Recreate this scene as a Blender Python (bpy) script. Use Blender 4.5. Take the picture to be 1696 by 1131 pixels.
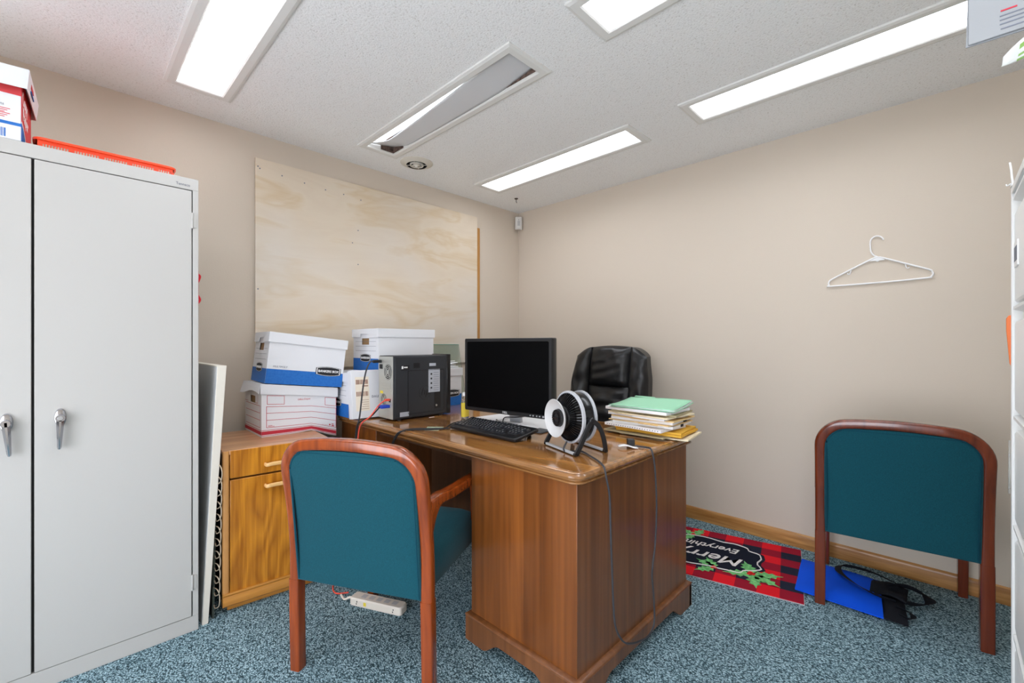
import bpy, bmesh, math, random
from mathutils import Vector, Matrix, noise as mnoise

# ---------------------------------------------------------------- reset
for o in list(bpy.data.objects):
    bpy.data.objects.remove(o, do_unlink=True)
S = bpy.context.scene
COL = S.collection
R = math.radians

# ---------------------------------------------------------------- camera
cam_d = bpy.data.cameras.new('camera')
cam = bpy.data.objects.new('camera', cam_d)
COL.objects.link(cam)
cam.location = (0, 0, 1.18)
cam.rotation_euler = (R(90), 0, -math.atan2(0.7129, 0.7012))
cam_d.sensor_width = 36.0
cam_d.lens = 731.0 / 1696.0 * 36.0
cam_d.shift_y = 4.5 / 1696.0
cam_d.clip_start = 0.02
S.camera = cam

# ---------------------------------------------------------------- world, exposure
W = bpy.data.worlds.new('world'); S.world = W; W.use_nodes = True
W.node_tree.nodes['Background'].inputs[0].default_value = (0.8, 0.9, 1, 1)
W.node_tree.nodes['Background'].inputs[1].default_value = 0.3
S.view_settings.view_transform = 'Standard'
S.view_settings.look = 'None'
S.view_settings.exposure = 0.76
S.view_settings.gamma = 1.0
S.view_settings.use_curve_mapping = False
S.cycles.max_bounces = 10
S.cycles.diffuse_bounces = 6
FILL_DAY = 4.0           # radiance of the added fill window, unseen beside the camera
LAMP = 6.0          # radiance of the fluorescent lenses

# room dimensions
XW, YW, ZC = 3.0, 2.865, 2.406
X0, Y0 = -1.25, -1.1

# ---------------------------------------------------------------- materials
def lin(c):
    return tuple(((v/255.0)/12.92 if v/255.0 <= 0.04045 else ((v/255.0+0.055)/1.055)**2.4) for v in c) + (1,)

def mat(name, c, rough=0.5, metal=0.0, spec=0.5, bump=None, var=None, coat=0.0, trans=0.0, ior=1.45, emit=0.0, sheen=0.0, alpha=1.0):
    m = bpy.data.materials.new(name); m.use_nodes = True
    nt = m.node_tree; b = nt.nodes['Principled BSDF']
    col = lin(c)
    b.inputs['Base Color'].default_value = col
    b.inputs['Roughness'].default_value = rough
    b.inputs['Metallic'].default_value = metal
    b.inputs['Specular IOR Level'].default_value = spec
    b.inputs['Coat Weight'].default_value = coat
    b.inputs['Coat Roughness'].default_value = 0.08
    b.inputs['Transmission Weight'].default_value = trans
    b.inputs['IOR'].default_value = ior
    b.inputs['Sheen Weight'].default_value = sheen
    if emit:
        b.inputs['Emission Color'].default_value = col
        b.inputs['Emission Strength'].default_value = emit
    tc = nt.nodes.new('ShaderNodeTexCoord')
    if var:                                     # (scale, second colour)
        n = nt.nodes.new('ShaderNodeTexNoise'); n.inputs['Scale'].default_value = var[0]
        n.inputs['Detail'].default_value = 4
        nt.links.new(tc.outputs['Object'], n.inputs['Vector'])
        r = nt.nodes.new('ShaderNodeValToRGB')
        r.color_ramp.elements[0].position = 0.35; r.color_ramp.elements[1].position = 0.65
        r.color_ramp.elements[0].color = col; r.color_ramp.elements[1].color = lin(var[1])
        nt.links.new(n.outputs['Fac'], r.inputs['Fac'])
        nt.links.new(r.outputs['Color'], b.inputs['Base Color'])
    if bump:                                    # (scale, strength, distance)
        n = nt.nodes.new('ShaderNodeTexNoise'); n.inputs['Scale'].default_value = bump[0]
        n.inputs['Detail'].default_value = 3
        nt.links.new(tc.outputs['Object'], n.inputs['Vector'])
        bp = nt.nodes.new('ShaderNodeBump'); bp.inputs['Strength'].default_value = bump[1]
        bp.inputs['Distance'].default_value = bump[2]
        nt.links.new(n.outputs['Fac'], bp.inputs['Height'])
        nt.links.new(bp.outputs['Normal'], b.inputs['Normal'])
    return m

def wood(name, dark, light, axis='z', scale=3.0, stretch=14.0, rough=0.35, coat=0.3, figure=0.0, planks=0.0, plank_axis='y', contrast=(0.3, 0.7)):
    """straight grain along AXIS with optional cathedral figure and board-to-board colour changes"""
    m = bpy.data.materials.new(name); m.use_nodes = True
    nt = m.node_tree; b = nt.nodes['Principled BSDF']; N = nt.nodes.new; Lk = nt.links.new
    tc = N('ShaderNodeTexCoord'); mp = N('ShaderNodeMapping')
    sc = [scale*stretch]*3; sc['xyz'.index(axis)] = scale
    mp.inputs['Scale'].default_value = sc
    Lk(tc.outputs['Object'], mp.inputs['Vector'])
    n1 = N('ShaderNodeTexNoise'); n1.inputs['Scale'].default_value = 1.0; n1.inputs['Detail'].default_value = 6
    n1.inputs['Distortion'].default_value = 0.4
    Lk(mp.outputs['Vector'], n1.inputs['Vector'])
    fac = n1.outputs['Fac']
    if figure:
        mp2 = N('ShaderNodeMapping'); s2 = [scale*2.6]*3; s2['xyz'.index(axis)] = scale*0.5
        mp2.inputs['Scale'].default_value = s2
        Lk(tc.outputs['Object'], mp2.inputs['Vector'])
        n2 = N('ShaderNodeTexNoise'); n2.inputs['Scale'].default_value = 1.0; n2.inputs['Detail'].default_value = 1.5
        Lk(mp2.outputs['Vector'], n2.inputs['Vector'])
        mul = N('ShaderNodeMath'); mul.operation = 'MULTIPLY'; mul.inputs[1].default_value = 14.0
        Lk(n2.outputs['Fac'], mul.inputs[0])
        fr = N('ShaderNodeMath'); fr.operation = 'PINGPONG'; fr.inputs[1].default_value = 1.0
        Lk(mul.outputs[0], fr.inputs[0])
        mx = N('ShaderNodeMix'); mx.data_type = 'FLOAT'; mx.inputs[0].default_value = figure
        Lk(fac, mx.inputs[2]); Lk(fr.outputs[0], mx.inputs[3])
        fac = mx.outputs[0]
    r = N('ShaderNodeValToRGB')
    r.color_ramp.elements[0].position = contrast[0]; r.color_ramp.elements[1].position = contrast[1]
    r.color_ramp.elements[0].color = lin(dark); r.color_ramp.elements[1].color = lin(light)
    Lk(fac, r.inputs['Fac'])
    out = r.outputs['Color']
    if planks:
        sp = N('ShaderNodeSeparateXYZ'); Lk(tc.outputs['Object'], sp.inputs[0])
        mm = N('ShaderNodeMath'); mm.operation = 'MULTIPLY'; mm.inputs[1].default_value = planks
        Lk(sp.outputs['XYZ'.index(plank_axis.upper())], mm.inputs[0])
        fl = N('ShaderNodeMath'); fl.operation = 'FLOOR'; Lk(mm.outputs[0], fl.inputs[0])
        wn = N('ShaderNodeTexWhiteNoise'); wn.noise_dimensions = '1D'; Lk(fl.outputs[0], wn.inputs['W'])
        mr = N('ShaderNodeMapRange'); mr.inputs['To Min'].default_value = 0.82; mr.inputs['To Max'].default_value = 1.18
        Lk(wn.outputs['Value'], mr.inputs['Value'])
        hs = N('ShaderNodeHueSaturation'); Lk(out, hs.inputs['Color']); Lk(mr.outputs[0], hs.inputs['Value'])
        out = hs.outputs['Color']
    Lk(out, b.inputs['Base Color'])
    b.inputs['Roughness'].default_value = rough
    b.inputs['Coat Weight'].default_value = coat; b.inputs['Coat Roughness'].default_value = 0.1
    bp = N('ShaderNodeBump'); bp.inputs['Strength'].default_value = 0.08; bp.inputs['Distance'].default_value = 0.002
    Lk(n1.outputs['Fac'], bp.inputs['Height']); Lk(bp.outputs['Normal'], b.inputs['Normal'])
    return m

def carpet_mat():
    m = bpy.data.materials.new('tweed carpet'); m.use_nodes = True
    nt = m.node_tree; b = nt.nodes['Principled BSDF']; N = nt.nodes.new; Lk = nt.links.new
    tc = N('ShaderNodeTexCoord')
    v = N('ShaderNodeTexVoronoi'); v.inputs['Scale'].default_value = 210
    mp = N('ShaderNodeMapping'); mp.inputs['Rotation'].default_value = (0, 0, R(20)); mp.inputs['Scale'].default_value = (1, 0.72, 1)
    Lk(tc.outputs['Object'], mp.inputs['Vector']); Lk(mp.outputs['Vector'], v.inputs['Vector'])
    r = N('ShaderNodeValToRGB'); e = r.color_ramp.elements
    e[0].position = 0.0; e[0].color = lin((24, 38, 44))
    e[1].position = 1.0; e[1].color = lin((184, 212, 222))
    for p, c in ((0.3, (66, 90, 98)), (0.55, (110, 138, 148)), (0.8, (156, 184, 194))):
        k = e.new(p); k.color = lin(c)
    v.inputs['Randomness'].default_value = 0.75
    sx = N('ShaderNodeSeparateColor'); Lk(v.outputs['Color'], sx.inputs[0])
    dm = N('ShaderNodeMapRange'); dm.inputs['From Min'].default_value = 0.12; dm.inputs['From Max'].default_value = 0.74
    dm.inputs['To Min'].default_value = 0.92; dm.inputs['To Max'].default_value = 0.0
    Lk(v.outputs['Distance'], dm.inputs['Value'])
    ma = N('ShaderNodeMath'); ma.operation = 'MULTIPLY_ADD'; ma.inputs[1].default_value = 0.40
    Lk(sx.outputs[0], ma.inputs[0]); Lk(dm.outputs[0], ma.inputs[2])
    Lk(ma.outputs[0], r.inputs['Fac'])
    n = N('ShaderNodeTexNoise'); n.inputs['Scale'].default_value = 2.2; n.inputs['Detail'].default_value = 4
    Lk(tc.outputs['Object'], n.inputs['Vector'])
    mr = N('ShaderNodeMapRange'); mr.inputs['From Min'].default_value = 0.3; mr.inputs['From Max'].default_value = 0.7
    mr.inputs['To Min'].default_value = 0.95; mr.inputs['To Max'].default_value = 1.04
    Lk(n.outputs['Fac'], mr.inputs['Value'])
    hs = N('ShaderNodeHueSaturation'); Lk(r.outputs['Color'], hs.inputs['Color']); Lk(mr.outputs[0], hs.inputs['Value'])
    Lk(hs.outputs['Color'], b.inputs['Base Color'])
    b.inputs['Roughness'].default_value = 0.95; b.inputs['Specular IOR Level'].default_value = 0.15
    bp = N('ShaderNodeBump'); bp.inputs['Strength'].default_value = 0.5; bp.inputs['Distance'].default_value = 0.004; bp.invert = True
    Lk(v.outputs['Distance'], bp.inputs['Height']); Lk(bp.outputs['Normal'], b.inputs['Normal'])
    return m

def ceiling_mat():
    m = bpy.data.materials.new('popcorn ceiling'); m.use_nodes = True
    nt = m.node_tree; b = nt.nodes['Principled BSDF']; N = nt.nodes.new; Lk = nt.links.new
    tc = N('ShaderNodeTexCoord')
    n = N('ShaderNodeTexNoise'); n.inputs['Scale'].default_value = 130; n.inputs['Detail'].default_value = 5; n.inputs['Roughness'].default_value = 0.65
    Lk(tc.outputs['Object'], n.inputs['Vector'])
    r = N('ShaderNodeValToRGB'); e = r.color_ramp.elements
    e[0].position = 0.30; e[0].color = lin((214, 211, 206)); e[1].position = 0.44; e[1].color = lin((246, 246, 245))
    Lk(n.outputs['Fac'], r.inputs['Fac']); Lk(r.outputs['Color'], b.inputs['Base Color'])
    b.inputs['Roughness'].default_value = 0.95; b.inputs['Specular IOR Level'].default_value = 0.1
    bp = N('ShaderNodeBump'); bp.inputs['Strength'].default_value = 0.55; bp.inputs['Distance'].default_value = 0.008
    Lk(n.outputs['Fac'], bp.inputs['Height']); Lk(bp.outputs['Normal'], b.inputs['Normal'])
    return m

def plywood_mat():
    m = bpy.data.materials.new('bare plywood'); m.use_nodes = True
    nt = m.node_tree; b = nt.nodes['Principled BSDF']; N = nt.nodes.new; Lk = nt.links.new
    tc = N('ShaderNodeTexCoord')
    mp = N('ShaderNodeMapping'); mp.inputs['Scale'].default_value = (1.5, 1, 5.5); Lk(tc.outputs['Object'], mp.inputs['Vector'])
    n = N('ShaderNodeTexNoise'); n.inputs['Scale'].default_value = 1.0; n.inputs['Detail'].default_value = 3; n.inputs['Distortion'].default_value = 0.9
    Lk(mp.outputs['Vector'], n.inputs['Vector'])
    mul = N('ShaderNodeMath'); mul.operation = 'MULTIPLY'; mul.inputs[1].default_value = 5.0; Lk(n.outputs['Fac'], mul.inputs[0])
    pp = N('ShaderNodeMath'); pp.operation = 'PINGPONG'; pp.inputs[1].default_value = 1.0; Lk(mul.outputs[0], pp.inputs[0])
    mp3 = N('ShaderNodeMapping'); mp3.inputs['Scale'].default_value = (6, 1, 90); Lk(tc.outputs['Object'], mp3.inputs['Vector'])
    n3 = N('ShaderNodeTexNoise'); n3.inputs['Scale'].default_value = 1.0; n3.inputs['Detail'].default_value = 4; Lk(mp3.outputs['Vector'], n3.inputs['Vector'])
    mx = N('ShaderNodeMix'); mx.data_type = 'FLOAT'; mx.inputs[0].default_value = 0.35
    Lk(pp.outputs[0], mx.inputs[2]); Lk(n3.outputs['Fac'], mx.inputs[3])
    r = N('ShaderNodeValToRGB'); e = r.color_ramp.elements
    e[0].position = 0.05; e[0].color = lin((212, 190, 156)); e[1].position = 0.5; e[1].color = lin((222, 208, 188))
    k = e.new(0.9); k.color = lin((219, 204, 184))
    Lk(mx.outputs[0], r.inputs['Fac'])
    # pale bleached blotches
    n2 = N('ShaderNodeTexNoise'); n2.inputs['Scale'].default_value = 1.3; n2.inputs['Detail'].default_value = 2; Lk(tc.outputs['Object'], n2.inputs['Vector'])
    r2 = N('ShaderNodeMapRange'); r2.inputs['From Min'].default_value = 0.42; r2.inputs['From Max'].default_value = 0.66
    r2.inputs['To Max'].default_value = 0.7
    Lk(n2.outputs['Fac'], r2.inputs['Value'])
    m2 = N('ShaderNodeMix'); m2.data_type = 'RGBA'; m2.inputs[7].default_value = lin((222, 217, 211))
    Lk(r2.outputs[0], m2.inputs[0]); Lk(r.outputs['Color'], m2.inputs[6])
    Lk(m2.outputs[2], b.inputs['Base Color'])
    b.inputs['Roughness'].default_value = 0.7; b.inputs['Specular IOR Level'].default_value = 0.25
    return m

def plaid_mat():
    m = bpy.data.materials.new('buffalo plaid pile'); m.use_nodes = True
    nt = m.node_tree; b = nt.nodes['Principled BSDF']; N = nt.nodes.new; Lk = nt.links.new
    tc = N('ShaderNodeTexCoord'); sp = N('ShaderNodeSeparateXYZ'); Lk(tc.outputs['Object'], sp.inputs[0])
    outs = []
    for i in (0, 1):
        a = N('ShaderNodeMath'); a.operation = 'DIVIDE'; a.inputs[1].default_value = 0.088 if i == 0 else 0.095; Lk(sp.outputs[i], a.inputs[0])
        c = N('ShaderNodeMath'); c.operation = 'FLOOR'; Lk(a.outputs[0], c.inputs[0])
        d = N('ShaderNodeMath'); d.operation = 'MODULO'; d.inputs[1].default_value = 2.0; Lk(c.outputs[0], d.inputs[0])
        outs.append(d.outputs[0])
    flip = N('ShaderNodeMath'); flip.operation = 'SUBTRACT'; flip.inputs[0].default_value = 1.0; Lk(outs[1], flip.inputs[1])
    ad = N('ShaderNodeMath'); ad.operation = 'ADD'; Lk(outs[0], ad.inputs[0]); Lk(flip.outputs[0], ad.inputs[1])
    hf = N('ShaderNodeMath'); hf.operation = 'MULTIPLY'; hf.inputs[1].default_value = 0.5; Lk(ad.outputs[0], hf.inputs[0])
    r = N('ShaderNodeValToRGB'); r.color_ramp.interpolation = 'CONSTANT'; e = r.color_ramp.elements
    e[0].position = 0; e[0].color = lin((222, 32, 44)); e[1].position = 0.75; e[1].color = lin((38, 42, 58))
    k = e.new(0.25); k.color = lin((150, 28, 48))
    Lk(hf.outputs[0], r.inputs['Fac']); Lk(r.outputs['Color'], b.inputs['Base Color'])
    b.inputs['Roughness'].default_value = 0.95; b.inputs['Specular IOR Level'].default_value = 0.1
    n = N('ShaderNodeTexNoise'); n.inputs['Scale'].default_value = 350; Lk(tc.outputs['Object'], n.inputs['Vector'])
    bp = N('ShaderNodeBump'); bp.inputs['Strength'].default_value = 0.5; bp.inputs['Distance'].default_value = 0.003
    Lk(n.outputs['Fac'], bp.inputs['Height']); Lk(bp.outputs['Normal'], b.inputs['Normal'])
    return m

def lens_mat(name, strength):
    """a lit prismatic lens: brighter along the tube, a little dimmer towards its edges"""
    m = bpy.data.materials.new(name); m.use_nodes = True
    nt = m.node_tree; b = nt.nodes['Principled BSDF']; N = nt.nodes.new; Lk = nt.links.new
    b.inputs['Base Color'].default_value = lin((235, 238, 242)); b.inputs['Roughness'].default_value = 0.4
    b.inputs['Emission Color'].default_value = lin((244, 248, 255))
    tc = N('ShaderNodeTexCoord')
    ch = N('ShaderNodeTexWave'); ch.inputs['Scale'].default_value = 40; ch.wave_type = 'BANDS'; Lk(tc.outputs['Object'], ch.inputs['Vector'])
    mr = N('ShaderNodeMapRange'); mr.inputs['To Min'].default_value = strength*0.85; mr.inputs['To Max'].default_value = strength
    Lk(ch.outputs['Fac'], mr.inputs['Value']); Lk(mr.outputs[0], b.inputs['Emission Strength'])
    return m

m_wall = mat('beige wall paint', (211, 199, 184), 0.85, spec=0.2, bump=(160, 0.12, 0.003))
m_ceil = ceiling_mat()
m_carpet = carpet_mat()
m_oak = wood('oak trim', (150, 98, 44), (196, 144, 80), 'y', 4, 14, 0.4, 0.2)
m_oakz = wood('oak window trim', (176, 122, 60), (205, 152, 84), 'z', 4, 14, 0.4, 0.2)
m_ply = plywood_mat()
m_plyedge = mat('plywood edge', (190, 165, 130), 0.8)
m_lens = lens_mat('lit fluorescent lens', LAMP)
m_gap_glow = lens_mat('painted glow above the slipped lens', 3.0)  # emission in place of light reflected inside the unlit fixture
m_fill_pane = mat('added window glow', (240, 245, 255), 0.2, emit=FILL_DAY)  # glowing pane of the added, unseen window
m_trim = mat('white painted metal trim', (226, 225, 221), 0.5)
m_housing = mat('white fixture housing', (205, 205, 205), 0.5)
m_grime = mat('brown grime', (62, 48, 42), 0.9, var=(60, (120, 98, 88)))
m_slip = mat('opaque prismatic plastic', (208, 209, 211), 0.35, bump=(420, 0.3, 0.001))
m_vent = mat('painted vent metal', (212, 207, 196), 0.5)
m_dark = mat('painted cavity shade', (24, 20, 18), 0.9)  # dark colour painted where cavities would fall in shade
m_cab = mat('light grey enamel', (186, 184, 180), 0.38, bump=(300, 0.04, 0.001))
m_cabgap = mat('dark door gap', (46, 46, 46), 0.8)
m_chrome = mat('chrome', (176, 177, 182), 0.14, metal=1.0)
m_steel = mat('brushed steel', (190, 190, 192), 0.35, metal=0.9)
m_file = mat('white filing cabinet enamel', (232, 232, 230), 0.35)
m_cream = mat('cream plastic', (226, 220, 196), 0.5)
m_desk = wood('walnut desk veneer', (98, 52, 17), (134, 77, 30), 'z', 1.2, 30, 0.32, 0.25, figure=0.12, planks=7.6, plank_axis='y')
m_deskside = wood('walnut desk side veneer', (96, 56, 28), (126, 78, 42), 'z', 1.2, 30, 0.35, 0.2, planks=4.3, plank_axis='x')
m_desktop = wood('polished walnut top', (128, 80, 34), (190, 132, 70), 'y', 1.8, 9, 0.12, 0.9, figure=0.25, planks=6.0, plank_axis='x')
m_deskedge = wood('walnut moulding', (112, 74, 38), (160, 112, 64), 'y', 3, 12, 0.25, 0.5)
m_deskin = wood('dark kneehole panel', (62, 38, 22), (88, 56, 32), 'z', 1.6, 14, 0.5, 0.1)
m_wcab = wood('golden oak laminate', (156, 92, 12), (204, 134, 34), 'z', 3.2, 34, 0.35, 0.3, figure=0.30)
m_wcabtop = wood('oak cabinet top', (178, 128, 88), (206, 158, 116), 'x', 2.4, 12, 0.35, 0.3, figure=0.2)
m_wcabstile = wood('oak cabinet edge', (196, 138, 74), (214, 158, 96), 'z', 2.4, 12, 0.35, 0.3)
m_wcabrail = wood('oak cabinet rail', (164, 106, 36), (202, 140, 62), 'x', 2.4, 16, 0.35, 0.3)
m_wcabside = mat('dark cabinet side', (58, 48, 42), 0.7)
m_pull = mat('pale wooden pull', (226, 180, 118), 0.35, coat=0.3)
m_cherry = wood('cherry chair wood', (112, 44, 8), (160, 72, 20), 'z', 3, 14, 0.22, 0.6)
m_cherryd = wood('dark cherry chair wood', (86, 34, 16), (120, 52, 26), 'z', 3, 14, 0.22, 0.6)
m_teal = mat('teal woven fabric', (15, 67, 79), 0.9, spec=0.15, bump=(700, 0.4, 0.001), var=(300, (18, 77, 89)), sheen=0.1)
m_tealp = mat('teal piping', (14, 64, 78), 0.85, spec=0.2)
m_leather = mat('black leather', (28, 28, 29), 0.30, spec=0.5, bump=(160, 0.12, 0.002))
m_black = mat('black plastic', (24, 24, 26), 0.4)
m_blackg = mat('gloss black plastic', (18, 18, 20), 0.18)
m_screen = mat('dark screen', (3, 3, 4), 0.35, spec=0.08)
m_rubber = mat('black rubber cord', (34, 35, 38), 0.5)
m_greycord = mat('grey cord', (58, 58, 62), 0.5)
m_redcord = mat('red cable', (226, 84, 66), 0.45)
m_greyp = mat('grey plastic', (176, 178, 182), 0.4)
m_lgrey = mat('light grey plastic', (192, 192, 192), 0.4)
m_case = mat('dark computer case', (44, 46, 50), 0.45)
m_galv = mat('galvanised metal', (196, 196, 188), 0.45, metal=0.6)
m_blueplug = mat('blue plug', (34, 66, 178), 0.45)
m_yel = mat('yellow label', (226, 206, 70), 0.5)
m_white = mat('white paper', (236, 236, 238), 0.75, spec=0.2)
m_cardw = mat('white cardboard', (220, 221, 224), 0.7, spec=0.25)
m_cardin = mat('brown cardboard', (150, 118, 82), 0.85)
m_bblue = mat('blue print', (24, 98, 178), 0.6, var=(90, (34, 108, 186)))
m_ink = mat('black print', (30, 30, 34), 0.6)
m_inkgrey = mat('grey print', (112, 116, 128), 0.7)
m_inkwhite = mat('white print', (240, 240, 240), 0.6)
m_red = mat('red print', (190, 46, 62), 0.65)
m_copyred = mat('carton red', (206, 62, 66), 0.6)
m_orange = mat('orange red plastic', (240, 74, 34), 0.35)
m_orangetool = mat('orange plastic', (232, 120, 58), 0.4)
m_manila = mat('manila card', (226, 196, 142), 0.75, spec=0.2)
m_buff = mat('cream card', (234, 220, 188), 0.75, spec=0.2)
m_kraft = mat('yellow envelope', (222, 172, 66), 0.75, spec=0.2)
m_tan = mat('grey tan card', (172, 160, 128), 0.75, spec=0.2)
m_green = mat('mint green card', (158, 212, 178), 0.7, spec=0.2)
m_label = mat('pale label', (232, 222, 204), 0.7)
m_brownink = mat('brown print', (150, 112, 96), 0.7)
m_silver = mat('silver label', (170, 174, 182), 0.4)
m_glass = mat('clear glass', (232, 246, 242), 0.02, trans=1.0, ior=1.45)
m_glassedge = mat('green glass edge', (80, 158, 140), 0.2)
m_clear = mat('clear plastic', (240, 242, 240), 0.08, trans=0.9, ior=1.4)
m_bagblue = mat('royal blue fabric', (8, 84, 226), 0.8, spec=0.2, bump=(260, 0.2, 0.001))
m_bagblack = mat('black fabric', (28, 30, 36), 0.85, spec=0.2, bump=(260, 0.2, 0.001))
m_plaid = plaid_mat()
m_matblack = mat('black pile', (30, 33, 46), 0.95, spec=0.1, bump=(350, 0.4, 0.002))
m_matwhite = mat('cream pile', (226, 222, 220), 0.95, spec=0.1)
m_holly = mat('green pile', (134, 208, 134), 0.95, spec=0.1, var=(60, (92, 158, 96)))
m_berry = mat('red pile', (222, 44, 44), 0.95, spec=0.1)
m_plastw = mat('white plastic', (240, 240, 240), 0.3)
m_strip = mat('off white plastic', (226, 218, 206), 0.45)
m_panel = mat('off white laminate', (222, 216, 204), 0.5)
m_panelface = mat('grey laminate', (196, 198, 198), 0.5)
m_sensor = mat('sensor plastic', (222, 220, 216), 0.4)
m_bronze = mat('dark bronze', (64, 54, 44), 0.4, metal=0.6)
m_mesh = mat('grey green mesh', (84, 92, 84), 0.8, var=(60, (54, 62, 58)))
m_wire = mat('bare wire', (196, 182, 160), 0.35, metal=0.5)
m_leafw = mat('white leaf tip', (246, 248, 244), 0.4)
m_leafg = mat('pale green leaf', (150, 200, 90), 0.4, var=(14, (176, 206, 160)))
m_pot = mat('dark olive pot', (50, 56, 36), 0.4)
m_mint = mat('pale sticky paper', (222, 236, 206), 0.7)

# ---------------------------------------------------------------- mesh helper
class MB:
    def __init__(self):
        self.v = []; self.f = []; self.mi = []; self.T = Matrix.Identity(4)
    def add(self, vs, fs, mi=0):
        n = len(self.v)
        self.v += [self.T @ Vector(p) for p in vs]
        for f in fs:
            self.f.append([n+i for i in f]); self.mi.append(mi)
        return self
    def box(self, x0, y0, z0, x1, y1, z1, mi=0):
        return self.add([(x0,y0,z0),(x1,y0,z0),(x1,y1,z0),(x0,y1,z0),(x0,y0,z1),(x1,y0,z1),(x1,y1,z1),(x0,y1,z1)],
                        [(0,3,2,1),(4,5,6,7),(0,1,5,4),(1,2,6,5),(2,3,7,6),(3,0,4,7)], mi)
    def prism(self, poly, z0, z1, mi=0):
        """poly (x, y) counter-clockwise, extruded along local z"""
        n = len(poly)
        vs = [(x,y,z0) for x,y in poly] + [(x,y,z1) for x,y in poly]
        fs = [tuple(reversed(range(n))), tuple(range(n,2*n))] + [(i,(i+1)%n,n+(i+1)%n,n+i) for i in range(n)]
        return self.add(vs, fs, mi)
    def loft(self, rings, mi=0, cap=True, closed=True):
        n = len(rings[0]); vs = [p for r in rings for p in r]; fs = []
        for k in range(len(rings)-1):
            for i in range(n if closed else n-1):
                j = (i+1) % n
                fs.append((k*n+i, k*n+j, (k+1)*n+j, (k+1)*n+i))
        if cap:
            fs.append(tuple(reversed(range(n)))); fs.append(tuple(range((len(rings)-1)*n, len(rings)*n)))
        return self.add(vs, fs, mi)
    def lathe(self, prof, n=32, mi=0, cap=True):
        """prof [(r, z)] spun about local z"""
        rings = [[(r*math.cos(2*math.pi*i/n), r*math.sin(2*math.pi*i/n), z) for i in range(n)] for r, z in prof]
        return self.loft(rings, mi, cap)
    def sweep(self, path, section, up=None, mi=0, closed=False, cap=True):
        """section [(a, b)]: a along the side vector, b along the normal; section may be a function of index"""
        P = [Vector(p) for p in path]; n = len(P); rings = []
        ref = Vector(up) if up else Vector((0,0,1)); prevN = None
        for i in range(n):
            if closed: t = P[(i+1)%n]-P[i-1]
            else: t = P[min(i+1,n-1)]-P[max(i-1,0)]
            t.normalize()
            if up:
                s = t.cross(ref)
                if s.length < 1e-5: s = Vector((1,0,0))
                s.normalize(); nn = s.cross(t).normalized()
            else:
                if prevN is None:
                    a = Vector((0,0,1)) if abs(t.z) < 0.9 else Vector((1,0,0))
                    nn = (a - t*a.dot(t)).normalized()
                else:
                    nn = prevN - t*prevN.dot(t)
                    nn.normalize()
                s = t.cross(nn)
            prevN = nn
            sec = section(i/(n-1)) if callable(section) else section
            rings.append([tuple(P[i] + s*a + nn*b) for a, b in sec])
        if closed: rings.append(rings[0])
        return self.loft(rings, mi, cap and not closed)
    def tube(self, path, r, n=8, mi=0, closed=False):
        sec = [(r*math.cos(2*math.pi*i/n), r*math.sin(2*math.pi*i/n)) for i in range(n)]
        return self.sweep(path, sec, None, mi, closed)
    def grid(self, fn, nu, nv, mi=0):
        vs = [fn(i/nu, j/nv) for j in range(nv+1) for i in range(nu+1)]
        fs = [(j*(nu+1)+i, j*(nu+1)+i+1, (j+1)*(nu+1)+i+1, (j+1)*(nu+1)+i) for j in range(nv) for i in range(nu)]
        return self.add(vs, fs, mi)
    def build(self, name, mats, parent=None, bevel=0.0, seg=2, smooth=35, deform=None, solid=0.0):
        me = bpy.data.meshes.new(name)
        vs = [tuple(deform(p)) for p in self.v] if deform else [tuple(p) for p in self.v]
        me.from_pydata(vs, [], self.f)
        if not isinstance(mats, (list, tuple)): mats = [mats]
        for m in mats: me.materials.append(m)
        me.polygons.foreach_set('material_index', self.mi)
        bm = bmesh.new(); bm.from_mesh(me)
        bmesh.ops.recalc_face_normals(bm, faces=bm.faces)
        bm.to_mesh(me); bm.free()
        if smooth:
            me.polygons.foreach_set('use_smooth', [True]*len(me.polygons))
            me.set_sharp_from_angle(angle=R(smooth))
        me.update()
        o = bpy.data.objects.new(name, me); COL.objects.link(o)
        if parent: o.parent = parent
        if solid:
            md = o.modifiers.new('thickness', 'SOLIDIFY'); md.thickness = solid; md.offset = 0
        if bevel:
            md = o.modifiers.new('bevel', 'BEVEL'); md.width = bevel; md.segments = seg; md.limit_method = 'ANGLE'; md.angle_limit = R(40)
            md.harden_normals = False
        return o

def rrect(x0, y0, x1, y1, r, n=5):
    """rounded rectangle, counter-clockwise"""
    pts = []
    for cx, cy, a0 in ((x1-r,y1-r,0),(x0+r,y1-r,90),(x0+r,y0+r,180),(x1-r,y0+r,270)):
        for i in range(n+1):
            a = R(a0 + 90*i/n); pts.append((cx+r*math.cos(a), cy+r*math.sin(a)))
    return pts

def spline(pts, k=6, closed=False):
    """Catmull-Rom through PTS"""
    P = [Vector(p) for p in pts]; n = len(P); out = []
    for i in range(n if closed else n-1):
        if closed: a, b, c, d = P[i-1], P[i], P[(i+1)%n], P[(i+2)%n]
        else: a, b, c, d = P[max(i-1,0)], P[i], P[i+1], P[min(i+2,n-1)]
        for j in range(k):
            t = j/k
            out.append(0.5*((2*b)+(c-a)*t+(2*a-5*b+4*c-d)*t*t+(3*b-a-3*c+d)*t**3))
    if not closed: out.append(P[-1])
    return out

def thing(name, label, cat, loc=(0,0,0), rz=0.0, group=None):
    o = bpy.data.objects.new(name, None); COL.objects.link(o)
    o.empty_display_size = 0.05
    o.location = loc; o.rotation_euler = (0,0,rz)
    o['label'] = label; o['category'] = cat
    if group: o['group'] = group
    return o
def tag(o, label, cat, group=None):
    o['label'] = label; o['category'] = cat
    if group: o['group'] = group
    return o
def struct(o):
    o['kind'] = 'structure'; return o

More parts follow.
